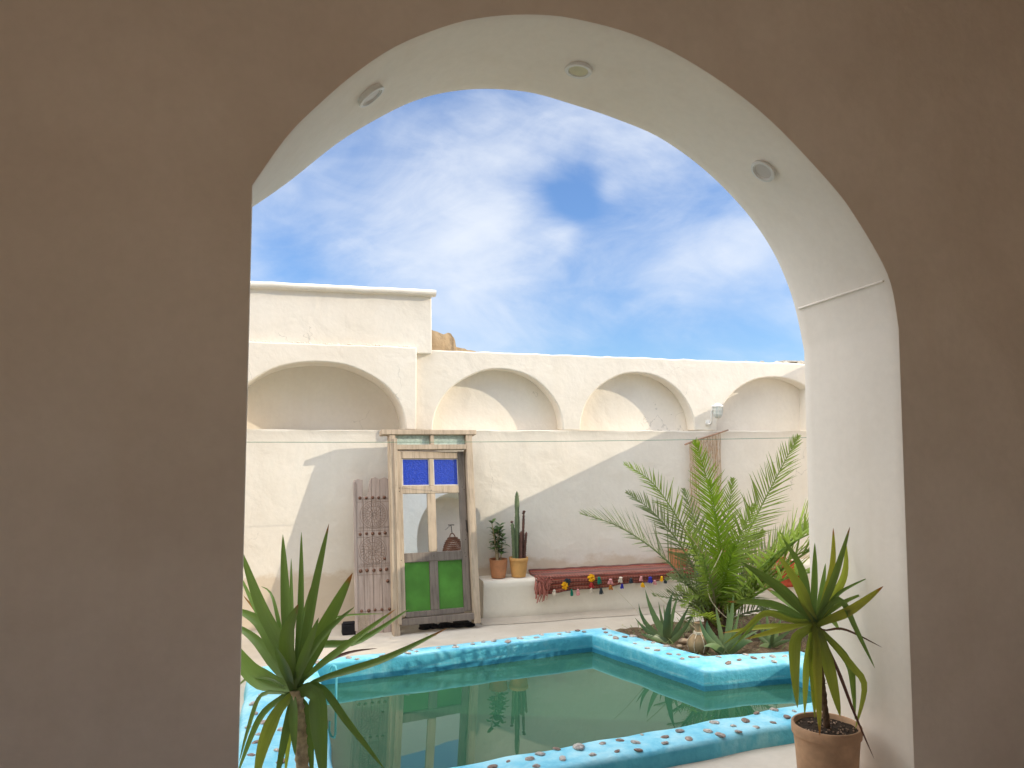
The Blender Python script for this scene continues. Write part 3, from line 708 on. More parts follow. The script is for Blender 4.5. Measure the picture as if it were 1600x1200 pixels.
# ================================================================== THINGS
# bench
be = MB(); n_ = 70; XB0, XB1 = 1.80, XS2
pts_ = [(-.02, -.0), (.03, .012), (.30, .004), (.345, .0), (.368, .018), (.372, .05), (.374, .31)]
for k in range(n_+1):
    x = XB0+(XB1-XB0)*k/n_; yb = 7.0
    for (z, y) in pts_: be.v.append((x-2.6, yb+y+.010*noise.noise(Vector((x*2, z*3, 0)))-7.1, z+.006*noise.noise(Vector((x*4, y*8, 1)))))
q = len(pts_); be.f = [(k*q+j, (k+1)*q+j, (k+1)*q+j+1, k*q+j+1) for k in range(n_) for j in range(q-1)]+[tuple(range(q))+()]
be.f[-1] = tuple(range(q)); k0 = len(be.v)
be.v += [(XB0-2.6, .21, -.02), (XB0-2.6, .21, .374)]; be.f[-1] = tuple(range(q))+(k0+1, k0)
o = be.build('plaster_bench', 'bench', smooth=45); o.location = (2.6, 7.1, 0); tag(o, 'low plastered bench built along the foot of the back wall', 'bench')
# cement strip at the bench foot
mb = MB(); n_ = 60
for k in range(n_+1):
    x = 1.76+(XS2-1.76)*k/n_
    for (y, z) in [(6.86+.04*noise.noise(Vector((x*2, 0, 0))), .004), (6.96+.02*noise.noise(Vector((x*3, 0, 5))), .018), (7.02, .035)]: mb.v.append((x, y, z))
mb.f = [(k*3+j, (k+1)*3+j, (k+1)*3+j+1, k*3+j+1) for k in range(n_) for j in range(2)]
o = mb.build('floor_skirting', plaster('grey_cement', (.52, .46, .38), (.36, .31, .25), .8, .02), smooth=60); tag(o, kind='structure')

# ---- leaning door
DX, DY = 1.321, 6.80
LEAN = math.radians(9.6); YAW = math.radians(4.2)
door = empty('leaning_door', (DX, DY, 0)); door.rotation_euler = (-LEAN, 0, YAW)
tag(door, 'tall weathered wooden door with blue, mirror and green panes leaning on the wall', 'door')
S = .00598
def dl(px): return (px-682)*S
def dz(py): return (990-py)*(1.79/314)
FX0, FX1 = dl(617), dl(749)
mb = MB()
mb.box(FX0, FX0+.057, -.045, .045, dz(993), dz(684)); mb.build('frame_post', 'wood', door, bev=.004)
mb = MB()
mb.box(FX1-.062, FX1, -.045, .045, dz(983), dz(684)); mb.build('frame_post', 'wood', door, bev=.004)
mb = MB(); mb.box(FX0+.040, FX0+.057+.012, -.060, -.046, dz(975), dz(690)); mb.build('frame_bead', 'wood', door, bev=.003)
mb = MB(); mb.box(dl(605), dl(756), -.055, .055, dz(684)+.001, dz(676)); mb.build('lintel', 'wood', door, bev=.005)
mb = MB(); mb.box(FX0+.058, FX1-.063, -.048, .03, dz(708), dz(700)); mb.build('transom_rail', 'wood', door, bev=.004)
mb = MB(); mb.box(dl(681.5), dl(687), -.040, .03, dz(700)+.001, dz(684)); mb.build('transom_mullion', 'wood', door, bev=.003)
for a, b_ in ((FX0+.058, dl(681.5)-.001), (dl(687)+.001, FX1-.063)):
    mb = MB(); mb.box(a, b_, .002, .008, dz(700), dz(684)); mb.build('transom_pane', 'frost', door)
mb = MB(); mb.box(FX0+.058, FX1-.063, -.048, .03, dz(977), dz(967)); mb.build('bottom_rail', 'wood_low', door, bev=.004)
leaf = empty('leaf', (FX0+.058, -.020, 0)); leaf.parent = door; leaf.rotation_euler = (0, 0, math.radians(4.0))
LW = (FX1-.063)-(FX0+.058)-.006
def lx(px): return (px-627)/(737-627)*LW
def lbox(name, x0, x1, y0, y1, m, d0=-.018, d1=.018, bv=.004):
    mb = MB(); mb.box(lx(x0), lx(x1), d0, d1, dz(y1), dz(y0)); return mb.build(name, m, leaf, bev=bv)
lbox('stile', 627, 636, 710, 964, 'wood'); lbox('stile', 726.5, 737, 710, 964, 'wood_low')
lbox('rail', 636.2, 726.3, 710.5, 722, 'wood', -.017, .017); lbox('rail', 636.2, 726.3, 766, 778, 'wood', -.017, .017)
lbox('rail', 636.2, 726.3, 870, 884, 'wood_low', -.017, .017); lbox('rail', 636.2, 726.3, 958, 966, 'wood_low', -.017, .017)
lbox('mullion', 679.5, 685.5, 722.2, 765.8, 'wood', -.013, .013, .002); lbox('mullion', 674.5, 687.5, 778.2, 869.8, 'wood', -.014, .014, .005); lbox('mullion', 674.5, 687.5, 884.2, 957.8, 'wood_low', -.014, .014, .003)
for a, b_ in ((636.2, 679.3), (685.7, 726.3)): lbox('blue_pane', a, b_, 722.2, 765.8, 'blue', .002, .006, 0)
for a, b_ in ((636.2, 674.3), (687.7, 726.3)): lbox('mirror_pane', a, b_, 778.2, 869.8, 'mirror', .000, .006, 0)
for a, b_ in ((636.2, 674.3), (687.7, 726.3)): lbox('green_pane', a, b_, 884.2, 957.8, 'green', .002, .006, 0)
for a, b_, c_, d_ in ((636.4, 679.2, 722.4, 765.6), (685.8, 726.2, 722.4, 765.6)):   # pale putty round the blue glass
    mb = MB()
    for (x0_, x1_, z0_, z1_) in ((a, a+1.4, c_, d_), (b_-1.0, b_, c_, d_), (a+1.4, b_-1.0, d_-1.4, d_), (a+1.4, b_-1.0, c_, c_+.7)):
        mb.box(lx(x0_), lx(x1_), -.006, .0015, dz(z1_), dz(z0_))
    mb.build('putty', flat('white_putty', (.62, .58, .52)), leaf)
mb = MB()
for (x, y) in [(631, 769), (631, 774), (731, 769), (734, 773), (681, 773), (631, 880), (681, 876), (731, 874), (732, 880), (734, 838), (735, 846), (733, 853)]:
    mb.lathe([(.0038, 0), (.0038, .002), (.0005, .003)], 8, (lx(x), -.018, dz(y)), Matrix.Rotation(PI/2, 3, 'X'))
mb.build('nails', 'iron', leaf)
mb = MB(); mb.tube([(lx(735), -.019, dz(822)), (lx(735.5), -.022, dz(832)), (lx(736), -.020, dz(842))], .004, 6); mb.build('latch', 'iron', leaf, smooth=60)
# dark rag and pebbles under the door
mb = MB()
for k in range(26):
    x = R.uniform(1.22, 1.66); s = R.uniform(.02, .05)
    mb.lathe([(.001, -s*.3), (s*1.3, -s*.2), (s*1.1, s*.25), (.001, s*.4)], 9, (x, 6.93+R.uniform(-.03, .08), .014), Matrix.Rotation(R.uniform(0, 3), 3, 'Z'), jit=.25)
o = mb.build('black_rag', 'dark', smooth=70); tag(o, 'crumpled black rag lying under the leaning glazed door', 'rag')

# ---- carved panel
CXp, CYp = .80, 6.90
pan = empty('carved_panel', (CXp, CYp, 0)); pan.rotation_euler = (-math.radians(11.8), 0, math.radians(3))
tag(pan, 'bleached plank panel with carved rosettes and rusty studs, leaning left of the door', 'carved panel')
SP = .0060
def qx(px): return (px-582)*SP
def qz(py): return (990-py)*(1.345/230)
def plank(x0, x1, top, mm='carved', y0=-.02):
    mb = MB(); mb.prism([(qx(x0), qz(991)), (qx(x1), qz(991)), (qx(x1), qz(top[-1][1]))]+[(qx(a), qz(b_)) for a, b_ in reversed(top[1:-1])]+[(qx(x0), qz(top[0][1]))], y0, .02)
    return mb.build('plank', mm, pan, bev=.003)
plank(553.5, 566.8, [(555, 761), (560, 759), (566.5, 761)])
plank(567.2, 579.8, [(567.5, 786), (572, 788), (576, 780), (578, 762), (579.8, 759)])
plank(580.2, 592.8, [(580, 758), (586, 757), (592, 760)])
plank(593.2, 614, [(593.2, 760), (600, 757), (606, 760), (614, 759)])
mb = MB()
mb.box(qx(552), qx(556.5), -.030, -.021, qz(985), qz(764)); mb.box(qx(607.5), qx(613), -.030, -.021, qz(985), qz(764)); mb.build('edge_moulding', 'carved', pan, bev=.003)
def rosette(cx, cy, rad, sq=1.0, nn=28):
    mb = MB(); c_ = Vector((qx(cx), -.0205, qz(cy)))
    for rr in (1.0, .86, .60, .34):
        pts = [c_+Vector((math.cos(a)*rad*rr, 0, math.sin(a)*rad*rr*sq)) for a in [2*PI*k/40 for k in range(41)]]
        mb.tube(pts, .0022, 5, cap=False)
    for ring_, (r0, r1, cnt) in enumerate(((.62, .85, nn), (.36, .58, nn//2), (.06, .32, 10))):
        for k in range(cnt):
            a = 2*PI*(k+.5*ring_)/cnt
            p0 = c_+Vector((math.cos(a)*rad*r0, 0, math.sin(a)*rad*r0*sq)); p1 = c_+Vector((math.cos(a+.09)*rad*r1, 0, math.sin(a+.09)*rad*r1*sq))
            mb.tube([p0, (p0+p1)/2+Vector((0, -.002, 0)), p1], [.0012, .0036, .0012], 5)
    return mb.build('rosette', 'carved_shade', pan)
rosette(583, 815, .125); rosette(580, 870, .125, 1.0, 24)
mb = MB()
for k in range(15):                                    # corner scratches / chip carving bands
    for (yy, dy) in ((836, 3), (792, 3), (891, 3)):
        x = 560+k*3.1; mb.tube([(qx(x), -.021, qz(yy)), (qx(x+1.6), -.0235, qz(yy-dy)), (qx(x+3.1), -.021, qz(yy))], .0016, 4)
for yy in (795, 839, 849, 893, 905, 958): mb.tube([(qx(557), -.0208, qz(yy)), (qx(607), -.0208, qz(yy+.5))], .0016, 4)
mb.build('chip_carving', 'carved_shade', pan)
mb = MB()
for a in range(9):
    for b_ in range(8):
        x = 555+a*2.0; y = 961+b_*3.2
        mb.tube([(qx(x), -.024, qz(y)), (qx(x+2.0), -.026, qz(y+3.2))], .0014, 4); mb.tube([(qx(x+2.0), -.024, qz(y)), (qx(x), -.026, qz(y+3.2))], .0014, 4)
mb.build('net_scrap', 'net', pan)
st = MB(); st.lathe([(.013, 0), (.0145, .003), (.011, .008), (.006, .0125), (.0005, .014)], 12, (0, 0, 0), Matrix.Rotation(PI/2, 3, 'X'))
s0 = st.build('stud', 'stud', pan, smooth=40); studs = []
for y in (789, 844, 899): studs += [(562+k*9.4, y) for k in range(5)]
studs += [(597, 882.5), (601, 916), (562, 957), (572, 957.5), (582, 957), (592, 957), (602, 957)]
for i, (a, b_) in enumerate(studs):
    o = s0 if i == 0 else s0.copy()
    if i: COL.objects.link(o); o.parent = pan
    o.location = (qx(a)+R.uniform(-.004, .004), -.0205, qz(b_)+R.uniform(-.003, .003)); s = R.uniform(.85, 1.15); o.scale = (s, 1, s)
# black box left of the panel
p = onZ(540, 992, 0)
mb = MB(); mb.box(-.05, .07, -.05, .05, 0, .085); mb.box(-.042, .062, -.042, .042, .085, .10)
o = mb.build('black_box', 'dark', bev=.008); o.location = (p.x+.02, p.y+.03, 0); tag(o, 'small black box on the floor at the foot of the carved panel', 'box')

# ---- pots on bench
def pot_parts(parent, m, rb, rt, h, soil, rimh=.0, rimo=0, n=40):
    mb = MB(); pr = [(.0005, 0), (rb*.9, 0), (rb, .004)]
    for k in range(1, 9):
        f = k/8; pr.append((rb+(rt-rb)*f**.9+.0008*math.sin(k*5), .004+(h-rimh-.004)*f))
    if rimh: pr += [(rt+rimo, h-rimh+.002), (rt+rimo*1.1, h-rimh*.5), (rt+rimo, h-.003)]
    r_ = pr[-1][0]
    pr += [(r_-.003, h), (r_-.010, h-.001), (r_-.014, h-.012), (r_-.018, h-.05)]
    mb.lathe(pr, n); o = mb.build('pot', m, parent, smooth=50)
    mb = MB(); rs = r_-.013; zz = h-.022
    mb.v.append((0, 0, zz+.006))
    for a in range(1, 7):
        for k in range(24):
            q = 2*PI*k/24; rr = rs*a/6; mb.v.append((rr*math.cos(q), rr*math.sin(q), zz+(.006*noise.noise(Vector((rr*90*math.cos(q), rr*90*math.sin(q), 3))))))
    mb.f = [(0, 1+k, 1+(k+1) % 24) for k in range(24)]+[(1+(a-1)*24+k, 1+a*24+k, 1+a*24+(k+1) % 24, 1+(a-1)*24+(k+1) % 24) for a in range(1, 6) for k in range(24)]
    mb.build('soil', soil, parent, smooth=80)
ZBN = .376
pA = onZ(775, 900, ZBN); pB = onZ(808.5, 900, ZBN)
pl = empty('potted_plant', (pA.x, 7.13, ZBN)); tag(pl, 'leafy green plant in a terracotta pot on the bench beside the door', 'potted plant')
pot_parts(pl, 'terra', .066, .088, .175, 'soil')
def leaf_blade(mb, p0, p1, p2, w, n=7, up=Vector((0, 0, 1)), fold=.25, prof=None, twist=0):
    pts = bez(Vector(p0), Vector(p1), Vector(p2), n); vs = []; us = []
    for i, p in enumerate(pts):
        t_ = i/(n-1); d = (pts[min(i+1, n-1)]-pts[max(i-1, 0)]).normalized()
        s = d.cross(up)
        if s.length < .05: s = d.cross(Vector((.3, 1, 0)))
        s.normalize(); nrm = s.cross(d).normalized()
        if twist: a = twist*t_; s, nrm = s*math.cos(a)+nrm*math.sin(a), nrm*math.cos(a)-s*math.sin(a)
        ww = w*(prof(t_) if prof else math.sin(PI*min(1, t_*.9+.1))**.8)/2
        vs += [p+s*ww+nrm*ww*fold, p, p-s*ww+nrm*ww*fold]; us += [(0, t_), (.5, t_), (1, t_)]
    fs = []
    for i in range(n-1):
        a = i*3; fs += [(a, a+1, a+4, a+3), (a+1, a+2, a+5, a+4)]
    mb.add(vs, fs, us)
mb = MB(); stems = []
for k in range(5):
    x = R.uniform(-.025, .025); y = R.uniform(-.02, .02); hgt = (.36, .30, .33, .22, .26)[k]
    pts = [Vector((x, y, .15)), Vector((x*1.8, y*1.8, .15+hgt*.5)), Vector((x*2.2+R.uniform(-.03, .03), y*2, .15+hgt))]
    stems.append(bez(*pts, 8)); mb.tube(stems[-1], [.007]*3+[.006]*3+[.004]*2, 6)
mb.build('stem', 'cane', pl, smooth=60)
lfm = MB(); count = 0
for st_ in stems:
    for k in range(2, 8):
        for r_ in range(3 if k > 2 else 2):
            a = R.uniform(0, 2*PI); base = st_[k]; ln = R.uniform(.055, .10); upw = R.uniform(.1, .9) if k > 5 else R.uniform(-.3, .7)
            d = Vector((math.cos(a), math.sin(a)*.8, upw)).normalized()
            if count < 90:
                m1 = MB(); leaf_blade(m1, base, base+d*ln*.55+Vector((0, 0, .012)), base+d*ln+Vector((0, 0, -.008)), R.uniform(.032, .05), 6, fold=.2, prof=lambda t_: (math.sin(PI*min(1, .04+t_*.96))**.7) if t_ > .12 else .2)
                m1.build('leaf', 'bush', pl, smooth=80, recalc=False); count += 1
pc = empty('potted_cactus', (pB.x, 7.12, ZBN)); tag(pc, 'tall columnar cactus with reddish stems in a yellow clay pot on the bench', 'potted cactus')
pot_parts(pc, 'terra_y', .067, .088, .185, 'soil', .03, .004)
def cactus(x, y, h, r, m, lean=0, ribs=5, seed=0):
    mb = MB(); n = 20; nz = 26; zb = .155; base = Vector((x, y, zb))
    for i in range(nz+1):
        t_ = i/nz; rr = r*(1-.15*t_)*(1 if t_ < .85 else math.sqrt(max(0, 1-((t_-.85)/.15)**2))+.02)*(1+.09*math.sin(t_*24+seed))
        for k in range(n):
            q = 2*PI*k/n; r2 = rr*(1+.28*math.cos(ribs*q+t_*.4))
            mb.v.append((x+lean*t_**1.5+r2*math.cos(q), y+r2*math.sin(q), zb+h*t_))
    mb.f = [(i*n+k, i*n+(k+1) % n, (i+1)*n+(k+1) % n, (i+1)*n+k) for i in range(nz) for k in range(n)]
    # small knobs along the ribs
    for i in range(2, nz-1, 2):
        for k in range(ribs):
            q = 2*PI*k/ribs-.0; t_ = i/nz; rr = r*(1-.15*t_)*1.28
            c_ = Vector((x+lean*t_**1.5+rr*math.cos(q), y+rr*math.sin(q), zb+h*t_)); s = .004
            mb.lathe([(.0003, -s), (s, 0), (.0003, s)], 5, c_)
    return mb.build('stem', m, pc, smooth=60)
cactus(-.012, .0, .66, .020, 'cactus', -.005, 4, 1); cactus(.040, .0, .45, .011, 'cactus_r', .012, 5, 2); cactus(-.045, -.01, .36, .016, 'cactus', -.022, 4, 3)
cactus(.015, -.025, .28, .013, 'cactus_r', .003, 5, 4); cactus(.055, -.01, .27, .011, 'cactus_r', .020, 5, 5); cactus(-.028, .02, .30, .013, 'cactus', -.006, 4, 6); cactus(.028, .02, .24, .010, 'cactus_r', .004, 5, 7)
for (x, y, z, m_) in [(.055, 0, .615, 'cactus_r'), (.050, .006, .60, 'cactus_r'), (-.070, -.01, .52, 'cactus_r')]:
    mb = MB(); mb.lathe([(.0003, -.012), (.014, -.003), (.016, .004), (.0003, .013)], 9, (x, y, z), jit=.25); mb.build('bud', m_, pc, smooth=60)
# pots half hidden behind the palm
for (px, py, wpx, lab) in [(1082, 900, 30, 'plain terracotta pot half hidden behind the palm, nearer the tasselled rug'), (1176, 893, 32, 'plain terracotta pot half hidden behind the palm, nearer the red rug end')]:
    p = onZ(px, 895, ZBN); e = empty('terracotta_pot', (p.x, 7.12, ZBN)); tag(e, lab, 'flower pot', 'terracotta pots behind the palm')
    pot_parts(e, 'terra', .07, .095, .19, 'soil', .03, .005)

# ---- rugs
def rug(name, x0, x1, fall_fn, back, label, z0=ZBN-.002, thick=.014):
    mb = MB(); n = 90
    sect = 14
    for k in range(n+1):
        u = k/n; x = x0+(x1-x0)*u; fl = fall_fn(u)
        path = [(7.262, z0+.040+.006*noise.noise(Vector((x*7, 0, 0)))), (7.245, z0+.020), (7.20, z0+.012), (7.10, z0+.010), (7.03, z0+.013), (6.992, z0+.006), (6.982, z0-.02)]
        for j in range(1, 8): path.append((6.982-.004*math.sin(j)+.012*noise.noise(Vector((x*5, j*.5, 3)))*(j/7), z0-.02-fl*j/7))
        for j, (y, z) in enumerate(path):
            mb.v.append((x+.006*noise.noise(Vector((x*3, j*.6, 7))), y+.006*noise.noise(Vector((x*9, j*.7, 1))), z+.010*abs(noise.noise(Vector((x*6, j*.9, 2))))))
    q = 14; uvs = [(k/n, j/(q-1)) for k in range(n+1) for j in range(q)]
    fs = [(k*q+j, (k+1)*q+j, (k+1)*q+j+1, k*q+j+1) for k in range(n) for j in range(q-1)]
    vs = mb.v; mb.v = []; mb.add([(v[0]-x0, v[1]-7.1, v[2]-z0) for v in vs], fs, uvs)
    o = mb.build(name, 'rug', smooth=60, recalc=False); o.location = (x0, 7.1, z0)
    sm = o.modifiers.new('thick', 'SOLIDIFY'); sm.thickness = thick; sm.offset = 1
    tag(o, label, 'rug'); return o
X0R = onZ(842, 905, .376).x; X1R = onZ(1105, 890, .376).x
r1 = rug('long_rug', X0R, X1R, lambda u: .130-.095*u+.008*math.sin(u*22), 0, 'long striped red rug on the bench edged with coloured wool tassels')
r2 = rug('short_rug', onZ(1212, 890, .376).x, onZ(1290, 890, .376).x, lambda u: .21, 0, 'plain deep red rug end on the bench beside the right pier')
r2.data.materials[0] = flat('brick_red_rug', (.36, .07, .035), .95, .1, 0, .35, 12, .4)
def tassel(px, py, ln, col, rad=.018, ball=False):
    rad *= 1.3; p = onY(px, py, 6.955); mb = MB(); o3 = (X0R, 7.1, ZBN+.004)
    c_ = Vector((p.x-o3[0], p.y-o3[1], p.z-o3[2]))
    if ball:
        bmx = []
        for k in range(60):
            a = R.uniform(0, 2*PI); e_ = R.uniform(-1.4, 1.4); d = Vector((math.cos(a)*math.cos(e_), math.sin(a)*math.cos(e_), math.sin(e_)))
            mb.tube([c_, c_+d*rad*1.2], [.007, .004], 5)
    else:
        mb.lathe([(.0005, .012), (rad*.5, .008), (rad*.6, 0), (rad*.4, -.006)], 10, c_)
        for k in range(22):
            a = R.uniform(0, 2*PI); rr = R.uniform(.2, 1)*rad
            mb.tube([c_+Vector((rr*.4*math.cos(a), rr*.4*math.sin(a), 0)), c_+Vector((rr*.9*math.cos(a), rr*.7*math.sin(a), -ln*.5)), c_+Vector((rr*math.cos(a)*R.uniform(.8, 1.2), rr*.6*math.sin(a), -ln*R.uniform(.8, 1.05)))], .0035, 4)
    return mb.build('tassel', 't_'+col, r1, smooth=60)
for a in [(866,922,.05,'white'),(883,914,.04,'yellow',.024,True),(887,908,.03,'charcoal',.022,True),(893,921,.055,'green',.014),(903,921,.05,'pink',.014),(924,902,.035,'yellow',.024,True),
          (936,902,.06,'green',.022),(939,919,.05,'charcoal',.018),(924,911,.04,'red',.018),(924,919,.035,'white',.012),(954,905,.045,'pink',.022),(954,915,.035,'orange',.018),(970,902,.045,'white',.024),
          (972,913,.035,'blue',.016),(986,904,.04,'charcoal',.018),(1002,901,.035,'pink',.016),(1004,911,.035,'yellow',.018),(1016,902,.05,'blue',.024),(1023,907,.035,'pink',.016),(1034,901,.04,'yellow',.016),
          (1040,905,.035,'charcoal',.018),(1048,901,.035,'white',.016),(1057,903,.035,'white',.013),(1071,899,.03,'green',.016),(1088,893,.035,'blue',.02)]: tassel(*a)
for k in range(20):                                    # fringe knots at the left end
    pass
mb = MB()
for k in range(34):
    x = R.uniform(-.02, .11); y = -.135+R.uniform(-.015, .01); z = R.uniform(-.07, .01); ln = R.uniform(.06, .20) if k < 24 else R.uniform(.02, .05)
    mb.tube([(x, y, z), (x+R.uniform(-.02, .02), y-.012, z-ln*.5), (x+R.uniform(-.02, .02), y-.004, z-ln)], R.uniform(.003, .006), 5)
for k in range(14):
    x = R.uniform(-.02, .13); z = R.uniform(-.06, .02); c_ = Vector((x, -.135, z))
    mb.tube([c_+Vector((math.cos(a)*.018, -.008-.004*math.sin(a*2), math.sin(a)*.022)) for a in [k2*.7 for k2 in range(9)]], .004, 5)
mb.build('fringe', 'fringe', r1, smooth=60)

# ---- wall lantern
p = onY(1106, 652, YW-.005)
lan = empty('wall_lantern', (p.x, YW, p.z-.12)); tag(lan, 'white wall lantern with ribbed glass bowl between two blind arches', 'wall lamp')
mb = MB(); mb.lathe([(.0005, 0), (.030, 0), (.032, .008), (.022, .014), (.0005, .016)], 20, (0, 0, .06), Matrix.Rotation(PI/2, 3, 'X')); mb.build('wall_plate', 'white', lan, smooth=50)
mb = MB(); mb.tube(bez(Vector((0, -.01, .05)), Vector((-.005, -.12, .02)), Vector((-.02, -.11, .16)), 12)+[Vector((-.01, -.12, .215)), Vector((.02, -.14, .235))], [.011]*12+[.009, .009], 10); mb.build('bracket', 'white', lan, smooth=60)
CL = Vector((.03, -.15, 0))
mb = MB(); mb.lathe([(.0005, .268), (.018, .266), (.030, .255), (.058, .240), (.062, .228), (.058, .226)], 28, CL); mb.build('cap', 'white', lan, smooth=40)
mb = MB(); mb.lathe([(.050, .226), (.050, .19), (.044, .14), (.030, .115), (.0005, .108)], 28, CL); mb.build('glass_bowl', 'lampglass', lan, smooth=60)
mb = MB()
for k in range(10):
    a = 2*PI*k/10; mb.tube([CL+Vector((math.cos(a)*r_, math.sin(a)*r_, z_)) for r_, z_ in ((.053, .228), (.053, .19), (.047, .14), (.033, .112), (.01, .104))], .0028, 5)
for r_, z_ in ((.054, .19), (.049, .15)): mb.tube([CL+Vector((math.cos(a)*r_, math.sin(a)*r_, z_)) for a in [2*PI*k/24 for k in range(25)]], .0028, 5, cap=False)
mb.build('cage', 'white', lan, smooth=60)

# ---- string hanging on a stick
pa = onY(1072, 694, YW-.05); pb_ = onY(1136, 672, YW-.04)
hg = empty('string_hanging', (pa.x, pa.y, pa.z)); tag(hg, 'brown string curtain hanging from a slanted stick under the lantern', 'wall hanging')
d_ = pb_-pa
mb = MB(); mb.tube([d_*-.03, d_*.3+Vector((0, 0, .004)), d_*.6, d_*1.03+Vector((0, 0, -.003))], [.009, .010, .009, .007], 8); mb.build('stick', 'stick', hg, smooth=60)
mb = MB()
for k in range(44):
    u = .08+.74*k/43+R.uniform(-.008, .008); b0 = d_*u+Vector((0, -.004, 0)); ln = (.75 if k < 14 else (.30+.15*math.sin(k))) if k < 34 else .8
    ln *= R.uniform(.85, 1.1)
    pts = [b0+Vector((R.uniform(-.006, .006)*(j > 0)+.012*noise.noise(Vector((k*.9, j*.6, 0))), .012*noise.noise(Vector((k, j*.5, 4))), -ln*j/8)) for j in range(9)]
    mb.tube(pts, .0027, 4)
mb.build('strings', 'jute', hg, smooth=60)

# ---- wire across the courtyard
w0 = onY(380, 688, 6.55); w1 = onY(1252, 684, 6.55); mw = onY(820, 694, 6.55)
w0 = w0+(w0-w1)*.28; w1 = Vector((XS2, 6.55, w1.z+.012)); mb = MB(); pts = []
for k in range(41):
    t_ = k/40; p = w0.lerp(w1, t_); p.z -= .028*math.sin(PI*t_); pts.append(p)
mb.tube(pts, .0026, 5); o = mb.build('wire', 'wire', smooth=60); tag(o, 'thin green wire stretched across the courtyard in front of the back wall', 'wire')

# ---- basket in the outer niche of the arcade
bk = empty('hanging_basket', (3.50, YB-.13, 1.56)); tag(bk, 'brown wicker basket hung in a niche, seen in the mirror of the door', 'basket')
mb = MB()
for j in range(15):
    t_ = j/14; z = -.40+.40*t_; rr = .19*math.sqrt(max(.02, 1-(t_*.93)**2.2)); 
    mb.tube([Vector((rr*math.cos(a)*(1+.02*math.sin(a*14+j*PI)), rr*.6*math.sin(a), z)) for a in [2*PI*k/36 for k in range(37)]], .0125, 6, cap=False)
mb.build('body', 'basket', bk, smooth=60)
mb = MB(); mb.tube([Vector((.045*math.cos(a), 0, .0+.07*math.sin(a))) for a in [PI*k/12 for k in range(13)]], .008, 6); mb.build('handle', 'basket', bk, smooth=60)
mb = MB(); mb.tube([(0, 0, .06), (0, 0, .20)], .006, 6); mb.tube([(-.05, 0, .20), (.05, 0, .20)], .007, 6); mb.tube([(0, 0, .2), (0, -.20, .17)], .003, 6); mb.build('hook', 'iron', bk, smooth=60)

# ---- steel rail at the pool's far left corner
p = onZ(516, 1060, .09); rl = MB()
rl.tube([(0, 0, .0), (0, .0, .065), (.012, -.02, .092), (.03, -.05, .09), (.035, -.065, .06), (.035, -.07, -.16)], .0075, 10)
o = rl.build('pool_pipe', flat('turquoise_pipe', (.12, .50, .60)), smooth=60); o.location = (p.x, p.y, p.z); tag(o, 'bent turquoise pipe hooked over the far left rim of the pool', 'pipe')

# ================================================================== PLANTS
def strap_prof(t_): return min(1, .42+1.5*t_)*max(0.0, 1-max(0, (t_-.35)/.65)**1.9)+.02
def strap(mb, P, w, fold=.35, n=16, up=None, prof=strap_prof, tw=0):
    pts = [Vector(q) for q in P]; L_ = [0]
    for i in range(1, len(pts)): L_.append(L_[-1]+(pts[i]-pts[i-1]).length)
    out = []
    for k in range(n):
        s = L_[-1]*k/(n-1); i = 0
        while i < len(pts)-2 and s > L_[i+1]: i += 1
        t_ = (s-L_[i])/max(1e-6, L_[i+1]-L_[i]); p0 = pts[max(i-1, 0)]; p1 = pts[i]; p2 = pts[i+1]; p3 = pts[min(i+2, len(pts)-1)]
        out.append(.5*((2*p1)+(-p0+p2)*t_+(2*p0-5*p1+4*p2-p3)*t_*t_+(-p0+3*p1-3*p2+p3)*t_**3))
    vs = []; us = []
    for i, p in enumerate(out):
        t_ = i/(n-1); d = (out[min(i+1, n-1)]-out[max(i-1, 0)]).normalized()
        s = d.cross(up)
        if s.length < .08: s = d.cross(up+Vector((.3, .2, .4)))
        s.normalize(); nn_ = s.cross(d).normalized()
        a = tw*t_; s, nn_ = s*math.cos(a)+nn_*math.sin(a), nn_*math.cos(a)-s*math.sin(a)
        ww = w*prof(t_)/2*(1+.04*noise.noise(Vector((t_*6, w*50, p.x*3))))
        vs += [p+s*ww+nn_*ww*fold, p+s*ww*.5+nn_*ww*fold*.4, p, p-s*ww*.5+nn_*ww*fold*.4, p-s*ww+nn_*ww*fold]; us += [(u_, t_) for u_ in (0, .25, .5, .75, 1)]
    fs = [(i*5+j, i*5+j+1, i*5+j+6, i*5+j+5) for i in range(n-1) for j in range(4)]
    mb.add(vs, fs, us)
TOCAM = -VF
yl = None
def yucca_leaf(root, ro, c_, D0, spec):
    (tip, ctr, wpx, m, dD, face) = spec
    # start from the crown; control and tip come from the photograph with their own depth
    P = [atD(c_[0], c_[1], D0)]
    ctrs = ctr if isinstance(ctr, list) else [ctr]
    for i, cpt in enumerate(ctrs): P.append(atD(cpt[0], cpt[1], D0+dD*(i+1)/(len(ctrs)+1)))
    P.append(atD(tip[0], tip[1], D0+dD))
    w_ = wpx*(.92 if root is yl else .86)*D0/F
    upv = (TOCAM*face+Vector((0, 0, 1))*(1-face)).normalized()
    mb = MB(); strap(mb, [q-ro for q in P], w_, up=upv); return mb.build('leaf', m, root, smooth=80, recalc=False)

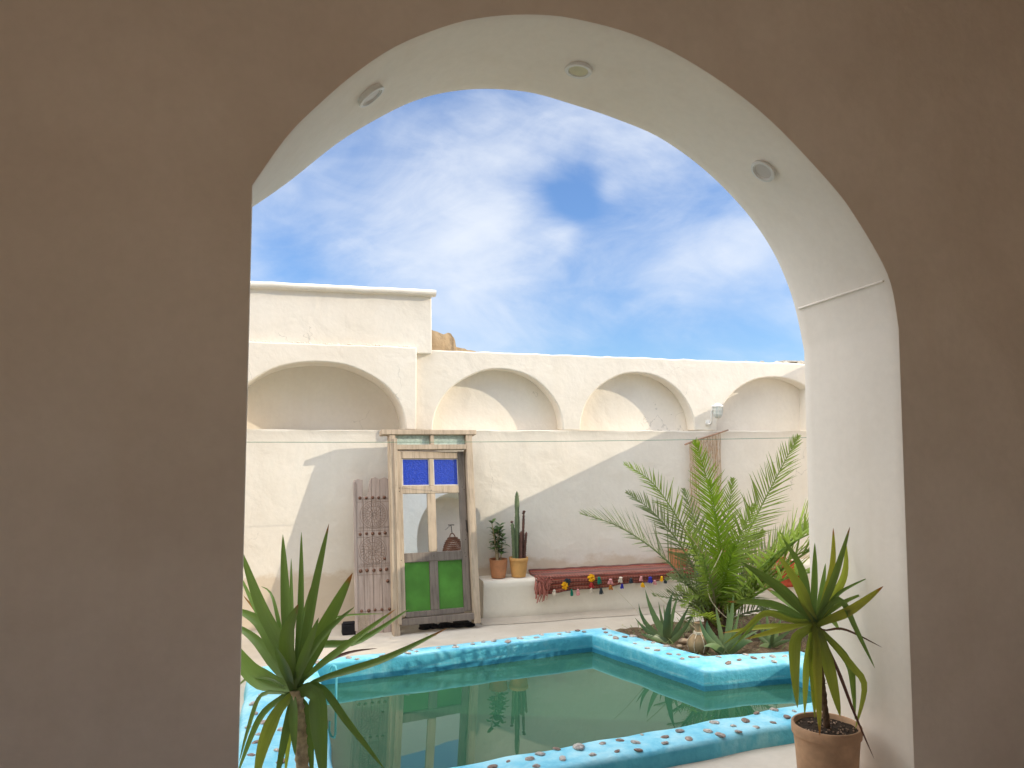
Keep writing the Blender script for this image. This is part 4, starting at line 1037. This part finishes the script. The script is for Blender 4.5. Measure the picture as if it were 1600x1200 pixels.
# left yucca
D0 = 3.42; cc = (461, 1074)
ro = atD(470, 1200, D0); 
yl = empty('potted_yucca', (ro.x, ro.y, 0)); tag(yl, 'dark green yucca with sword leaves by the left pier, its foot below the picture', 'potted yucca', 'potted yuccas at the arch')
RO = Vector((ro.x, ro.y, 0))
Lv = [((442,835),(447,935),19,'yucca',.12,1),((471,831),(470,950),12,'yucca',.2,1),((514,818),(492,920),16,'yucca_b',.05,1),((551,895),(508,980),27,'yucca_b',-.05,1),
 ((554,948),[(480,1030),(508,990)],14,'yucca',-.15,.6),((640,951),[(492,1012),(560,1002)],13,'yucca',.1,.6),((602,959),[(490,985),(535,963)],6,'yucca',.25,.5),
 ((618,952),[(500,1040),(560,995)],13,'yucca_b',-.1,.6),((700,981),[(500,1062),(600,1030)],13,'yucca_b',.0,.6),((590,1013),[(500,1040),(545,1020)],7,'yucca_d',.2,.5),
 ((466,944),(449,1000),26,'yucca_b',-.30,1),((376,858),[(440,1010),(408,945)],24,'yucca',.18,1),((372,893),[(435,1010),(400,950)],13,'yucca',.3,.9),
 ((362,950),[(440,1030),(405,972)],24,'yucca',.22,.8),((360,972),[(435,1045),(400,1000)],20,'yucca',.28,.7),((352,990),[(430,1068),(392,1048)],34,'yucca',.20,.8),
 ((350,1100),[(420,1060),(385,1062)],12,'yucca_b',.25,.4),
 ((374,1190),[(440,1083),(408,1088),(388,1140)],10,'yucca',.05,.4),((370,1212),[(440,1090),(405,1125)],12,'yucca',.12,.6),((398,1228),[(448,1095),(432,1115),(412,1165)],22,'yucca_y',-.1,.9),
 ((430,1228),[(455,1100),(448,1140)],14,'yucca',-.05,.9),((461,1180),[(459,1100),(459,1130)],15,'yucca',-.12,1),((507,1228),[(478,1078),(495,1085),(500,1140)],30,'yucca',-.14,1),
 ((602,1203),[(500,1072),(545,1130)],13,'yucca',-.15,.9),((488,1228),[(470,1090),(483,1120)],13,'yucca',.0,.9),((455,872),(456,960),9,'yucca',.25,1),((486,916),[(470,985)],8,'yucca_b',.2,1),
 ((408,916),[(440,990),(425,930)],8,'yucca',.3,1),((445,1215),[(455,1110),(452,1150)],11,'yucca_y',.1,.9),((380,930),[(438,1005)],10,'yucca_o',.35,.9),((510,1130),[(500,1100)],8,'yucca_o',.0,.8),
 ((430,1010),[(445,1040)],18,'yucca',-.25,.9),((498,965),[(478,1020)],16,'yucca',-.28,1)]
for s_ in Lv: yucca_leaf(yl, RO, (cc[0]+R.uniform(-5, 5), cc[1]+R.uniform(-6, 12)), D0, s_)
mb = MB(); a0 = atD(462, 1078, D0)-RO; a1 = atD(470, 1130, D0)-RO; a2 = atD(473, 1210, D0)-RO; a3 = Vector((0, 0, .15))
path = bez(a0, a1, a2, 26)+[a3]
mb.tube(path, [.027+.005*(k % 3 == 0)-.004*(k < 3) for k in range(26)]+[.024], 12, jit=.06); mb.build('stem', 'cane', yl, smooth=50)
pot_parts(yl, 'terra_big', .10, .135, .185, 'soil', .03, .006)

# right yucca
D0 = 3.50; cc = (1273, 975); pr_ = onZ(1291, 1130, .375)
RO = Vector((pr_.x, pr_.y, 0)); D0 = RO.x*math.sin(TH)+RO.y*math.cos(TH)
yr = empty('potted_yucca', RO); tag(yr, 'yellow-green yucca in a tan clay pot against the right pier', 'potted yucca', 'potted yuccas at the arch')
Rv = [((1302,825),(1299,890),13,'yucca_yb',.1,1),((1328,823),[(1290,935),(1307,890)],14,'yucca_b',-.05,1),((1322,848),[(1290,950),(1318,900)],16,'yucca_y',.12,1),((1273,848),(1272,905),13,'yucca',.1,1),
 ((1223,841),[(1262,940),(1251,888)],16,'yucca',.0,1),((1217,868),[(1262,950),(1247,915)],20,'yucca_y',-.05,1),((1158,878),[(1250,950),(1215,917)],20,'yucca',-.05,.9),((1136,940),[(1245,962),(1200,943)],15,'yucca_b',.1,.8),
 ((1198,920),[(1250,955),(1228,938)],16,'yucca_b',.2,.8),((1128,989),[(1245,978),(1190,980)],10,'yucca_yb',.1,.6),((1131,1006),[(1240,970),(1196,958),(1165,982)],11,'yucca_y',-.1,.8),((1139,1018),[(1250,968),(1199,957),(1170,985)],8,'yucca',.05,.8),
 ((1163,999),[(1245,978),(1205,988)],11,'yucca_yb',-.1,.6),((1246,1106),[(1258,985),(1242,1000),(1241,1050)],21,'yucca_y',-.15,1),((1257,1118),[(1266,1000),(1259,1050)],14,'yucca_y',-.1,1),((1273,1122),[(1270,1010),(1270,1060)],15,'yucca_y',-.12,1),
 ((1281,1150),[(1275,1010),(1277,1070)],16,'yucca_yb',-.18,1),((1313,1120),[(1280,990),(1296,1050)],22,'yucca_y',-.05,1),((1336,1125),[(1292,995),(1325,1035),(1333,1080)],14,'yucca',.1,1),((1336,1140),[(1290,992),(1330,1040),(1350,1072)],13,'yucca_y',-.06,.9),
 ((1366,1186),[(1308,1045),(1335,1115)],6,'yucca_d',-.12,.9),((1380,916),[(1290,970),(1330,952)],17,'yucca_yb',-.10,.9),((1358,902),[(1295,945),(1315,924)],7,'yucca',.05,.6),((1354,926),[(1290,960),(1320,940)],9,'yucca_b',.1,.7),
 ((1367,1044),[(1292,950),(1314,938),(1338,985)],11,'yucca',-.1,.9),((1379,1012),[(1288,985),(1320,984)],5,'yucca_d',-.05,.5),((1290,880),[(1282,930)],12,'yucca',.2,1),((1255,905),[(1266,945)],13,'yucca_y',.2,1),((1262,1060),[(1264,1010)],12,'yucca',.1,1),
 ((1312,985),[(1292,962)],14,'yucca',.15,.8),((1235,1000),[(1255,985)],10,'yucca',.1,.8)]
for s_ in Rv:
    yucca_leaf(yr, RO, (cc[0]+R.uniform(-4, 5), cc[1]+R.uniform(-8, 8)), D0, s_)
mb = MB(); path = bez(atD(1273, 978, D0)-RO, atD(1284, 1060, D0)-RO, Vector((.005, 0, .34)), 30)
mb.tube(path, [.013+.003*(k % 2) for k in range(30)], 10, jit=.12)
for k in range(16):
    q = path[8+k]; a = R.uniform(0, 6.28); mb.tube([q, q+Vector((math.cos(a)*.025, math.sin(a)*.025, R.uniform(-.01, .012)))], [.003, .001], 4)
mb.build('stem', 'trunk', yr, smooth=50)
pot_parts(yr, 'terra_big', .118, .146, .375, 'soil', .048, .008, 56)
mb = MB()
for k in range(60):
    a = R.uniform(0, 6.28); rr = .125*math.sqrt(R.random()); mb.lathe([(.0004, -.004), (.005, 0), (.0004, .004)], 5, (rr*math.cos(a), rr*math.sin(a), .358), Matrix.Rotation(R.uniform(0, 3), 3, 'X') @ Matrix.Rotation(R.uniform(0, 3), 3, 'Z'))
mb.build('bark_chips', flat('pale_bark_chips', (.42, .30, .22), .9, .1, 0, .5, 90), yr)

# ---- date palm in the planter
PB = onZ(1120, 985, .08)
palm = empty('date_palm', (PB.x, PB.y, .05)); tag(palm, 'young date palm fanning feathery fronds above the planter by the pool', 'palm')
RP = Vector((PB.x, PB.y, .05)); DP = PB.x*math.sin(TH)+PB.y*math.cos(TH)
def frond(P, lmax, m, nleaf=44, bare=.22, droop=0, dens=1.0, face=.5, vang=.55, wl=.0130, rach='stalk'):
    pts = [Vector(q) for q in P]; n = 40
    out = []; L_ = [0]
    for i in range(1, len(pts)): L_.append(L_[-1]+(pts[i]-pts[i-1]).length)
    for k in range(n):
        s = L_[-1]*k/(n-1); i = 0
        while i < len(pts)-2 and s > L_[i+1]: i += 1
        t_ = (s-L_[i])/max(1e-6, L_[i+1]-L_[i]); p0 = pts[max(i-1, 0)]; p1 = pts[i]; p2 = pts[i+1]; p3 = pts[min(i+2, len(pts)-1)]
        out.append(.5*((2*p1)+(-p0+p2)*t_+(2*p0-5*p1+4*p2-p3)*t_*t_+(-p0+3*p1-3*p2+p3)*t_**3))
    mb = MB(); us0 = None
    o0 = len(mb.v); mb.tube([q-RP for q in out], [.011*(1-k/n)+.0022 for k in range(n)], 6)
    for fi in range(len(mb.f)): mb.uv[fi] = [(.5, .5)]*len(mb.f[fi])
    tot = L_[-1]; cam0 = Vector((0, 0, H))
    for k in range(nleaf):
        t_ = bare+(1-bare)*(k+.5)/nleaf; x = t_*(n-1); i = min(int(x), n-2); p = out[i].lerp(out[i+1], x-i)
        d = (out[min(i+2, n-1)]-out[max(i-1, 0)]).normalized()
        upv = ((cam0-p).normalized()*face+Vector((0, 0, 1))*(1-face)).normalized()
        s = d.cross(upv); s = s.normalized() if s.length > .05 else Vector((1, 0, 0)); nn_ = s.cross(d).normalized()
        u_ = (t_-bare)/(1-bare); ln = 1.22*lmax*(math.sin(PI*min(1, .18+.82*u_))**.7*.85+.15)*(1-.45*u_**4)
        ang = 1.05-.50*u_
        for side in (-1, 1):
            if R.random() > dens: continue
            a = ang*R.uniform(.8, 1.15); v = vang*R.uniform(.3, 1.2)
            dr = (d*math.cos(a)+(s*side*math.cos(v)+nn_*math.sin(v))*math.sin(a)).normalized()
            l = ln*R.uniform(.85, 1.1); q0 = p-RP+d*R.uniform(-.006, .006); q1 = q0+dr*l*.5; q2 = q0+dr*l+Vector((0, 0, -droop*l-.04*l))
            leaf_blade(mb, q0, q1, q2, wl*R.uniform(.8, 1.2), 5, up=(nn_+Vector((R.uniform(-.5, .5), R.uniform(-.5, .5), .2))).normalized(), fold=.45, prof=lambda t2: max(.06, min(1, .5+2.5*t2)*(1-t2**2.2)))
    return mb.build('frond', m, palm, smooth=80, recalc=False)
def F_(tip, ctr, base=(1118, 965), dD=0, lmax=.22, m='frond', **k):
    P = [atD(base[0], base[1], DP)]
    for i, c_ in enumerate(ctr): P.append(atD(c_[0], c_[1], DP+dD*(i+1)/(len(ctr)+1)))
    P.append(atD(tip[0], tip[1], DP+dD)); return frond(P, lmax, m, **k)
F_((908,803), [(1085,925),(1030,865),(965,822)], dD=-.35, lmax=.27, m='frond_g', nleaf=46, face=.35)
F_((980,770), [(1092,905),(1062,850),(1020,800)], dD=.15, lmax=.22, m='frond_g', nleaf=44, face=.5)
F_((976,725), [(1100,890),(1065,820),(1020,755)], dD=.3, lmax=.20, m='frond', nleaf=44, face=.5)
F_((1086,688), [(1126,900),(1118,820),(1103,745)], dD=.2, lmax=.22, m='frond_b', nleaf=52, face=.75)
F_((1108,750), [(1128,900),(1122,830)], dD=-.2, lmax=.20, m='frond_b', nleaf=46, face=.8)
F_((1247,682), [(1140,900),(1170,830),(1212,748)], dD=.1, lmax=.25, m='frond', nleaf=52, face=.6)
F_((1262,818), [(1150,910),(1185,870),(1228,840)], dD=.3, lmax=.18, m='frond_g', nleaf=38, face=.5)
F_((1145,748), [(1124,900),(1136,820)], dD=.35, lmax=.18, m='frond', nleaf=40, face=.6)
F_((1180,790), [(1132,900),(1155,840)], dD=-.15, lmax=.20, m='frond', nleaf=44, face=.8)
F_((1068,765), [(1112,890),(1090,825)], dD=.4, lmax=.17, m='frond_g', nleaf=36, face=.5)
F_((1075,815), [(1108,900),(1085,860)], dD=-.35, lmax=.15, m='frond', nleaf=34, face=.6)
F_((1192,830), [(1140,905),(1165,865)], dD=.0, lmax=.17, m='frond', nleaf=38, face=.7)
F_((1148,850), [(1125,930),(1136,890)], dD=-.35, lmax=.15, m='frond_b', nleaf=34, face=.8)
F_((1098,865), [(1118,930),(1105,900)], dD=-.4, lmax=.15, m='frond', nleaf=30, face=.8)
F_((1040,905), [(1100,925),(1070,905)], dD=-.15, lmax=.12, m='frond_g', nleaf=26, face=.5)
F_((1065,948), [(1105,940),(1085,930)], dD=-.25, lmax=.10, m='frond', nleaf=24, face=.6)
F_((1070,985), [(1105,945),(1085,955)], dD=-.2, lmax=.10, m='frond_g', nleaf=24, face=.6)
F_((1215,905), [(1140,920),(1180,890)], dD=-.1, lmax=.14, m='frond_g', nleaf=30, face=.5)
F_((1200,960), [(1140,930),(1172,930)], dD=-.1, lmax=.12, m='frond_g', nleaf=26, face=.5)
F_((1170,930), [(1130,940),(1150,915)], dD=-.3, lmax=.12, m='frond', nleaf=28, face=.7)
F_((1228,835), [(1150,920),(1190,880)], dD=-.2, lmax=.10, m='frond_d', nleaf=22, dens=.6, face=.5)
F_((1240,870), [(1150,925),(1195,890)], dD=-.1, lmax=.10, m='frond_d', nleaf=20, dens=.6, face=.5)
F_((1158,880), [(1135,930),(1180,920),(1195,895)], dD=-.35, lmax=.07, m='frond_d', nleaf=18, dens=.7, face=.5)
F_((1068,825), [(1115,930),(1100,870)], dD=-.45, lmax=.09, m='frond_d', nleaf=18, dens=.5, face=.5)
for tx, ty, tz, mz in [(4.45, 4.05, 1.75, .6), (4.1, 4.15, 1.45, .6), (4.6, 4.45, 1.55, .8), (3.75, 4.3, 1.2, .5), (4.3, 4.7, 1.35, .5), (4.2, 4.9, 1.0, .4), (3.95, 4.5, .8, .4), (4.5, 4.25, 1.25, .6)]:   # unseen fronds behind the pier, added to streak the pool wall with shadow
    b0 = RP+Vector((R.uniform(-.04, .04), R.uniform(-.04, .04), .1)); e_ = Vector((tx, ty, tz)); mid_ = (b0+e_)/2+Vector((0, 0, mz*.35)); frond([b0, mid_, e_], .28, 'frond', nleaf=26, face=.25, wl=.024)
for k in range(11):                                    # many short inner fronds, every way, down to the soil
    a = R.uniform(0, 2*PI); ln = R.uniform(.35, .75); up_ = R.uniform(.25, 1.1)
    b0 = RP+Vector((R.uniform(-.06, .06), R.uniform(-.06, .06), .05)); d0 = Vector((math.cos(a), math.sin(a)*.7, up_*1.6)).normalized()
    p1 = b0+d0*ln*.5; p2 = p1+(d0+Vector((math.cos(a)*.6, math.sin(a)*.6, -.25))).normalized()*ln*.5
    frond([b0, p1, p2], R.uniform(.10, .16), R.choice(['frond', 'frond_g', 'frond_g', 'frond']), nleaf=26, bare=.12, face=.4)
mb = MB(); path = [Vector((0, 0, -.06)), Vector((.0, 0, .06)), Vector((.01, 0, .16)), Vector((.012, 0, .24))]
mb.tube(path, [.085, .10, .08, .03], 14, jit=.12)
for k in range(30):
    a = R.uniform(0, 6.28); z = R.uniform(0, .16); b0 = Vector((math.cos(a)*.07, math.sin(a)*.07, z)); mb.tube([b0, b0+Vector((math.cos(a)*.03, math.sin(a)*.03, .07)), b0+Vector((math.cos(a)*.05, math.sin(a)*.05, .13))], [.018, .012, .004], 5)
mb.build('trunk', 'trunk', palm, smooth=40)
# bare pale stalks arching out of the bed
mb = MB(); DD = DP-.2
mb.tube([q-RP for q in bez(atD(1108, 1000, DD), atD(1060, 960, DD), atD(1008, 914, DD), 16)], [.0045]*8+[.0035]*8, 5)
mb.tube([q-RP for q in bez(atD(1018, 985, DD), atD(990, 945, DD), atD(958, 918, DD), 12)], .0022, 5)
mb.tube([q-RP for q in bez(atD(1135, 965, DD), atD(1092, 930, DD), atD(1112, 895, DD), 14)]+[q-RP for q in bez(atD(1112, 893, DD), atD(1122, 875, DD), atD(1128, 860, DD), 6)], .004, 5)
mb.build('dead_stalk', 'pale_stalk', palm, smooth=60)

# ---- aloes
def aloe(px, py, leaves, label, D=None, z=.07):
    b0 = onZ(px, py, z); D = b0.x*math.sin(TH)+b0.y*math.cos(TH); e = empty('aloe', b0); tag(e, label, 'aloe', 'aloes in the planter')
    for (tx, ty, cx_, cy_, wpx, dD) in leaves:
        P0 = atD(px+R.uniform(-5, 5), py+2, D); P = [P0, atD(cx_, cy_, D+dD*.5), atD(tx, ty, D+dD)]
        pts = bez(P0, P[1]*1.0+(P[1]-(P0+P[2])/2)*.6, P[2], 16); w_ = wpx*.72*D/F; vs = []; us = []; n = 16; nk = 8
        for i, p in enumerate(pts):
            t_ = i/(n-1); d = (pts[min(i+1, n-1)]-pts[max(i-1, 0)]).normalized(); s = d.cross(TOCAM+Vector((0, 0, .4))).normalized(); nn_ = s.cross(d)
            ww = w_/2*min(1, .8+.8*t_)*(1-t_**1.7)+.0006
            tooth = 1+(.10 if i % 2 else 0)
            for k in range(nk):
                q = 2*PI*k/nk; th_ = .36 if math.sin(q) < 0 else .12
                vs.append(p-b0+s*ww*math.cos(q)*(tooth if abs(math.cos(q)) > .9 else 1)+nn_*ww*th_*math.sin(q)); us.append((k/nk, t_))
        mb = MB(); mb.add(vs, [(i*nk+k, i*nk+(k+1) % nk, (i+1)*nk+(k+1) % nk, (i+1)*nk+k) for i in range(n-1) for k in range(nk)], us)
        mb.build('leaf', 'aloe', e, smooth=60, recalc=False)
aloe(1045, 1002, [(1008,921,1022,965,17,.1),(998,943,1010,980,14,.0),(1029,940,1034,970,9,.15),(1037,945,1040,975,9,.1),(1052,924,1042,960,18,-.1),(1062,925,1050,960,10,.1),(992,965,1015,990,13,-.1),(1078,945,1062,975,12,.0),(1082,962,1068,985,12,-.1),(1000,990,1020,996,14,-.15),(1020,955,1030,985,12,.2)],
     'grey-green aloe at the left end of the planter beside the jug')
aloe(1133, 1018, [(1105,970,1108,990,22,-.1),(1093,965,1105,1000,18,-.15),(1146,928,1142,970,15,.1),(1136,945,1138,980,12,.15),(1168,975,1152,995,12,.0),(1176,1003,1160,1003,20,-.15),(1118,945,1124,980,12,.15),(1100,1010,1115,1008,16,-.2),(1185,985,1165,995,9,.1),(1155,955,1148,985,11,.1)],
     'broad-leaved aloe in the planter just right of the jug')
aloe(1205, 1008, [(1180,962,1192,985,12,.1),(1196,950,1200,978,10,.1),(1222,962,1214,985,11,.1),(1236,985,1222,994,10,.0),(1172,985,1188,996,10,.0),(1240,1000,1225,1002,9,-.1),(1210,970,1208,988,9,-.1),(1186,1010,1194,1008,11,-.2)],
     'small spiky aloe at the right end of the planter')
# jug
pj = onZ(1097, 1020, .065)
jg = empty('clay_jug', (pj.x, pj.y+.05, .07)); tag(jg, 'round clay jug with cord tied round its neck, half sunk in the planter', 'jug')
mb = MB(); mb.lathe([(.0005, -.04), (.04, -.035), (.070, .0), (.084, .04), (.080, .075), (.058, .105), (.034, .125), (.027, .15), (.026, .185), (.029, .205), (.031, .208), (.027, .206), (.022, .19)], 36, jit=.01); mb.build('body', 'gourd', jg, smooth=60)
mb = MB()
for zz in (.128, .135, .142): mb.tube([Vector((.034*math.cos(a), .034*math.sin(a), zz)) for a in [2*PI*k/20 for k in range(21)]], .004, 5, cap=False)
for a in (.3, 1.6, 2.6, 3.8, 4.7, 5.6): mb.tube([Vector((r_*math.cos(a), r_*math.sin(a), z_)) for r_, z_ in ((.036, .13), (.062, .105), (.083, .075), (.087, .04), (.072, .0))], .0028, 5)
mb.build('cord', 'net', jg, smooth=60)
for (px, py, s, lab) in [(1070, 1003, .045, 'brown stone in the planter left of the jug, the lower one'), (1077, 993, .035, 'brown stone in the planter left of the jug, the upper one'), (1062, 1010, .028, 'smallest brown stone touching the pool rim near the aloe')]:
    p = onZ(px, py, .08); o = bpy.data.objects.new('stone', stone_mesh(int(s*100))); o.data.materials[0] = M['rock']; COL.objects.link(o)
    o.location = (p.x, p.y, .075+s*.2); o.scale = (s, s, s*1.7); o.rotation_euler = (0, 0, s*60); tag(o, lab, 'stone', 'stones in the planter')
# small weeds and leaf litter in the bed
mb = MB()
for k in range(420):
    while True:
        x = R.uniform(2.7, 4.8); y = R.uniform(5.15, 6.3)
        if inside(x, y): break
    a = R.uniform(0, 6.28); ln = R.uniform(.03, .10); b0 = Vector((x, y, .06)); d0 = Vector((math.cos(a), math.sin(a), R.uniform(.1, 1.5))).normalized()
    leaf_blade(mb, b0, b0+d0*ln*.6, b0+d0*ln+Vector((0, 0, -.01)), .008, 4)
o = mb.build('ground_weeds', 'frond_g', recalc=False); tag(o, 'low weeds and fallen leaflets covering the planter soil', 'weeds', kind='stuff')
# dry leaves and grit on the courtyard floor
mb = MB(); cnt = 0
while cnt < 150:
    x = R.uniform(-.1, 5.2); y = R.uniform(6.15, 6.95) if cnt < 110 else R.uniform(3.0, 3.5)
    if inside(x, y): continue
    cnt += 1; a = R.uniform(0, 6.28); ln = R.uniform(.008, .035) if R.random() < .35 else R.uniform(.003, .008); b0 = Vector((x, y, .004)); d0 = Vector((math.cos(a), math.sin(a), .08))
    leaf_blade(mb, b0, b0+d0*ln*.6, b0+d0*ln, ln*.4, 4)
o = mb.build('leaf_litter', 'frond_d', recalc=False); tag(o, 'scattered dry leaf bits and grit on the courtyard floor', 'leaf litter', kind='stuff')
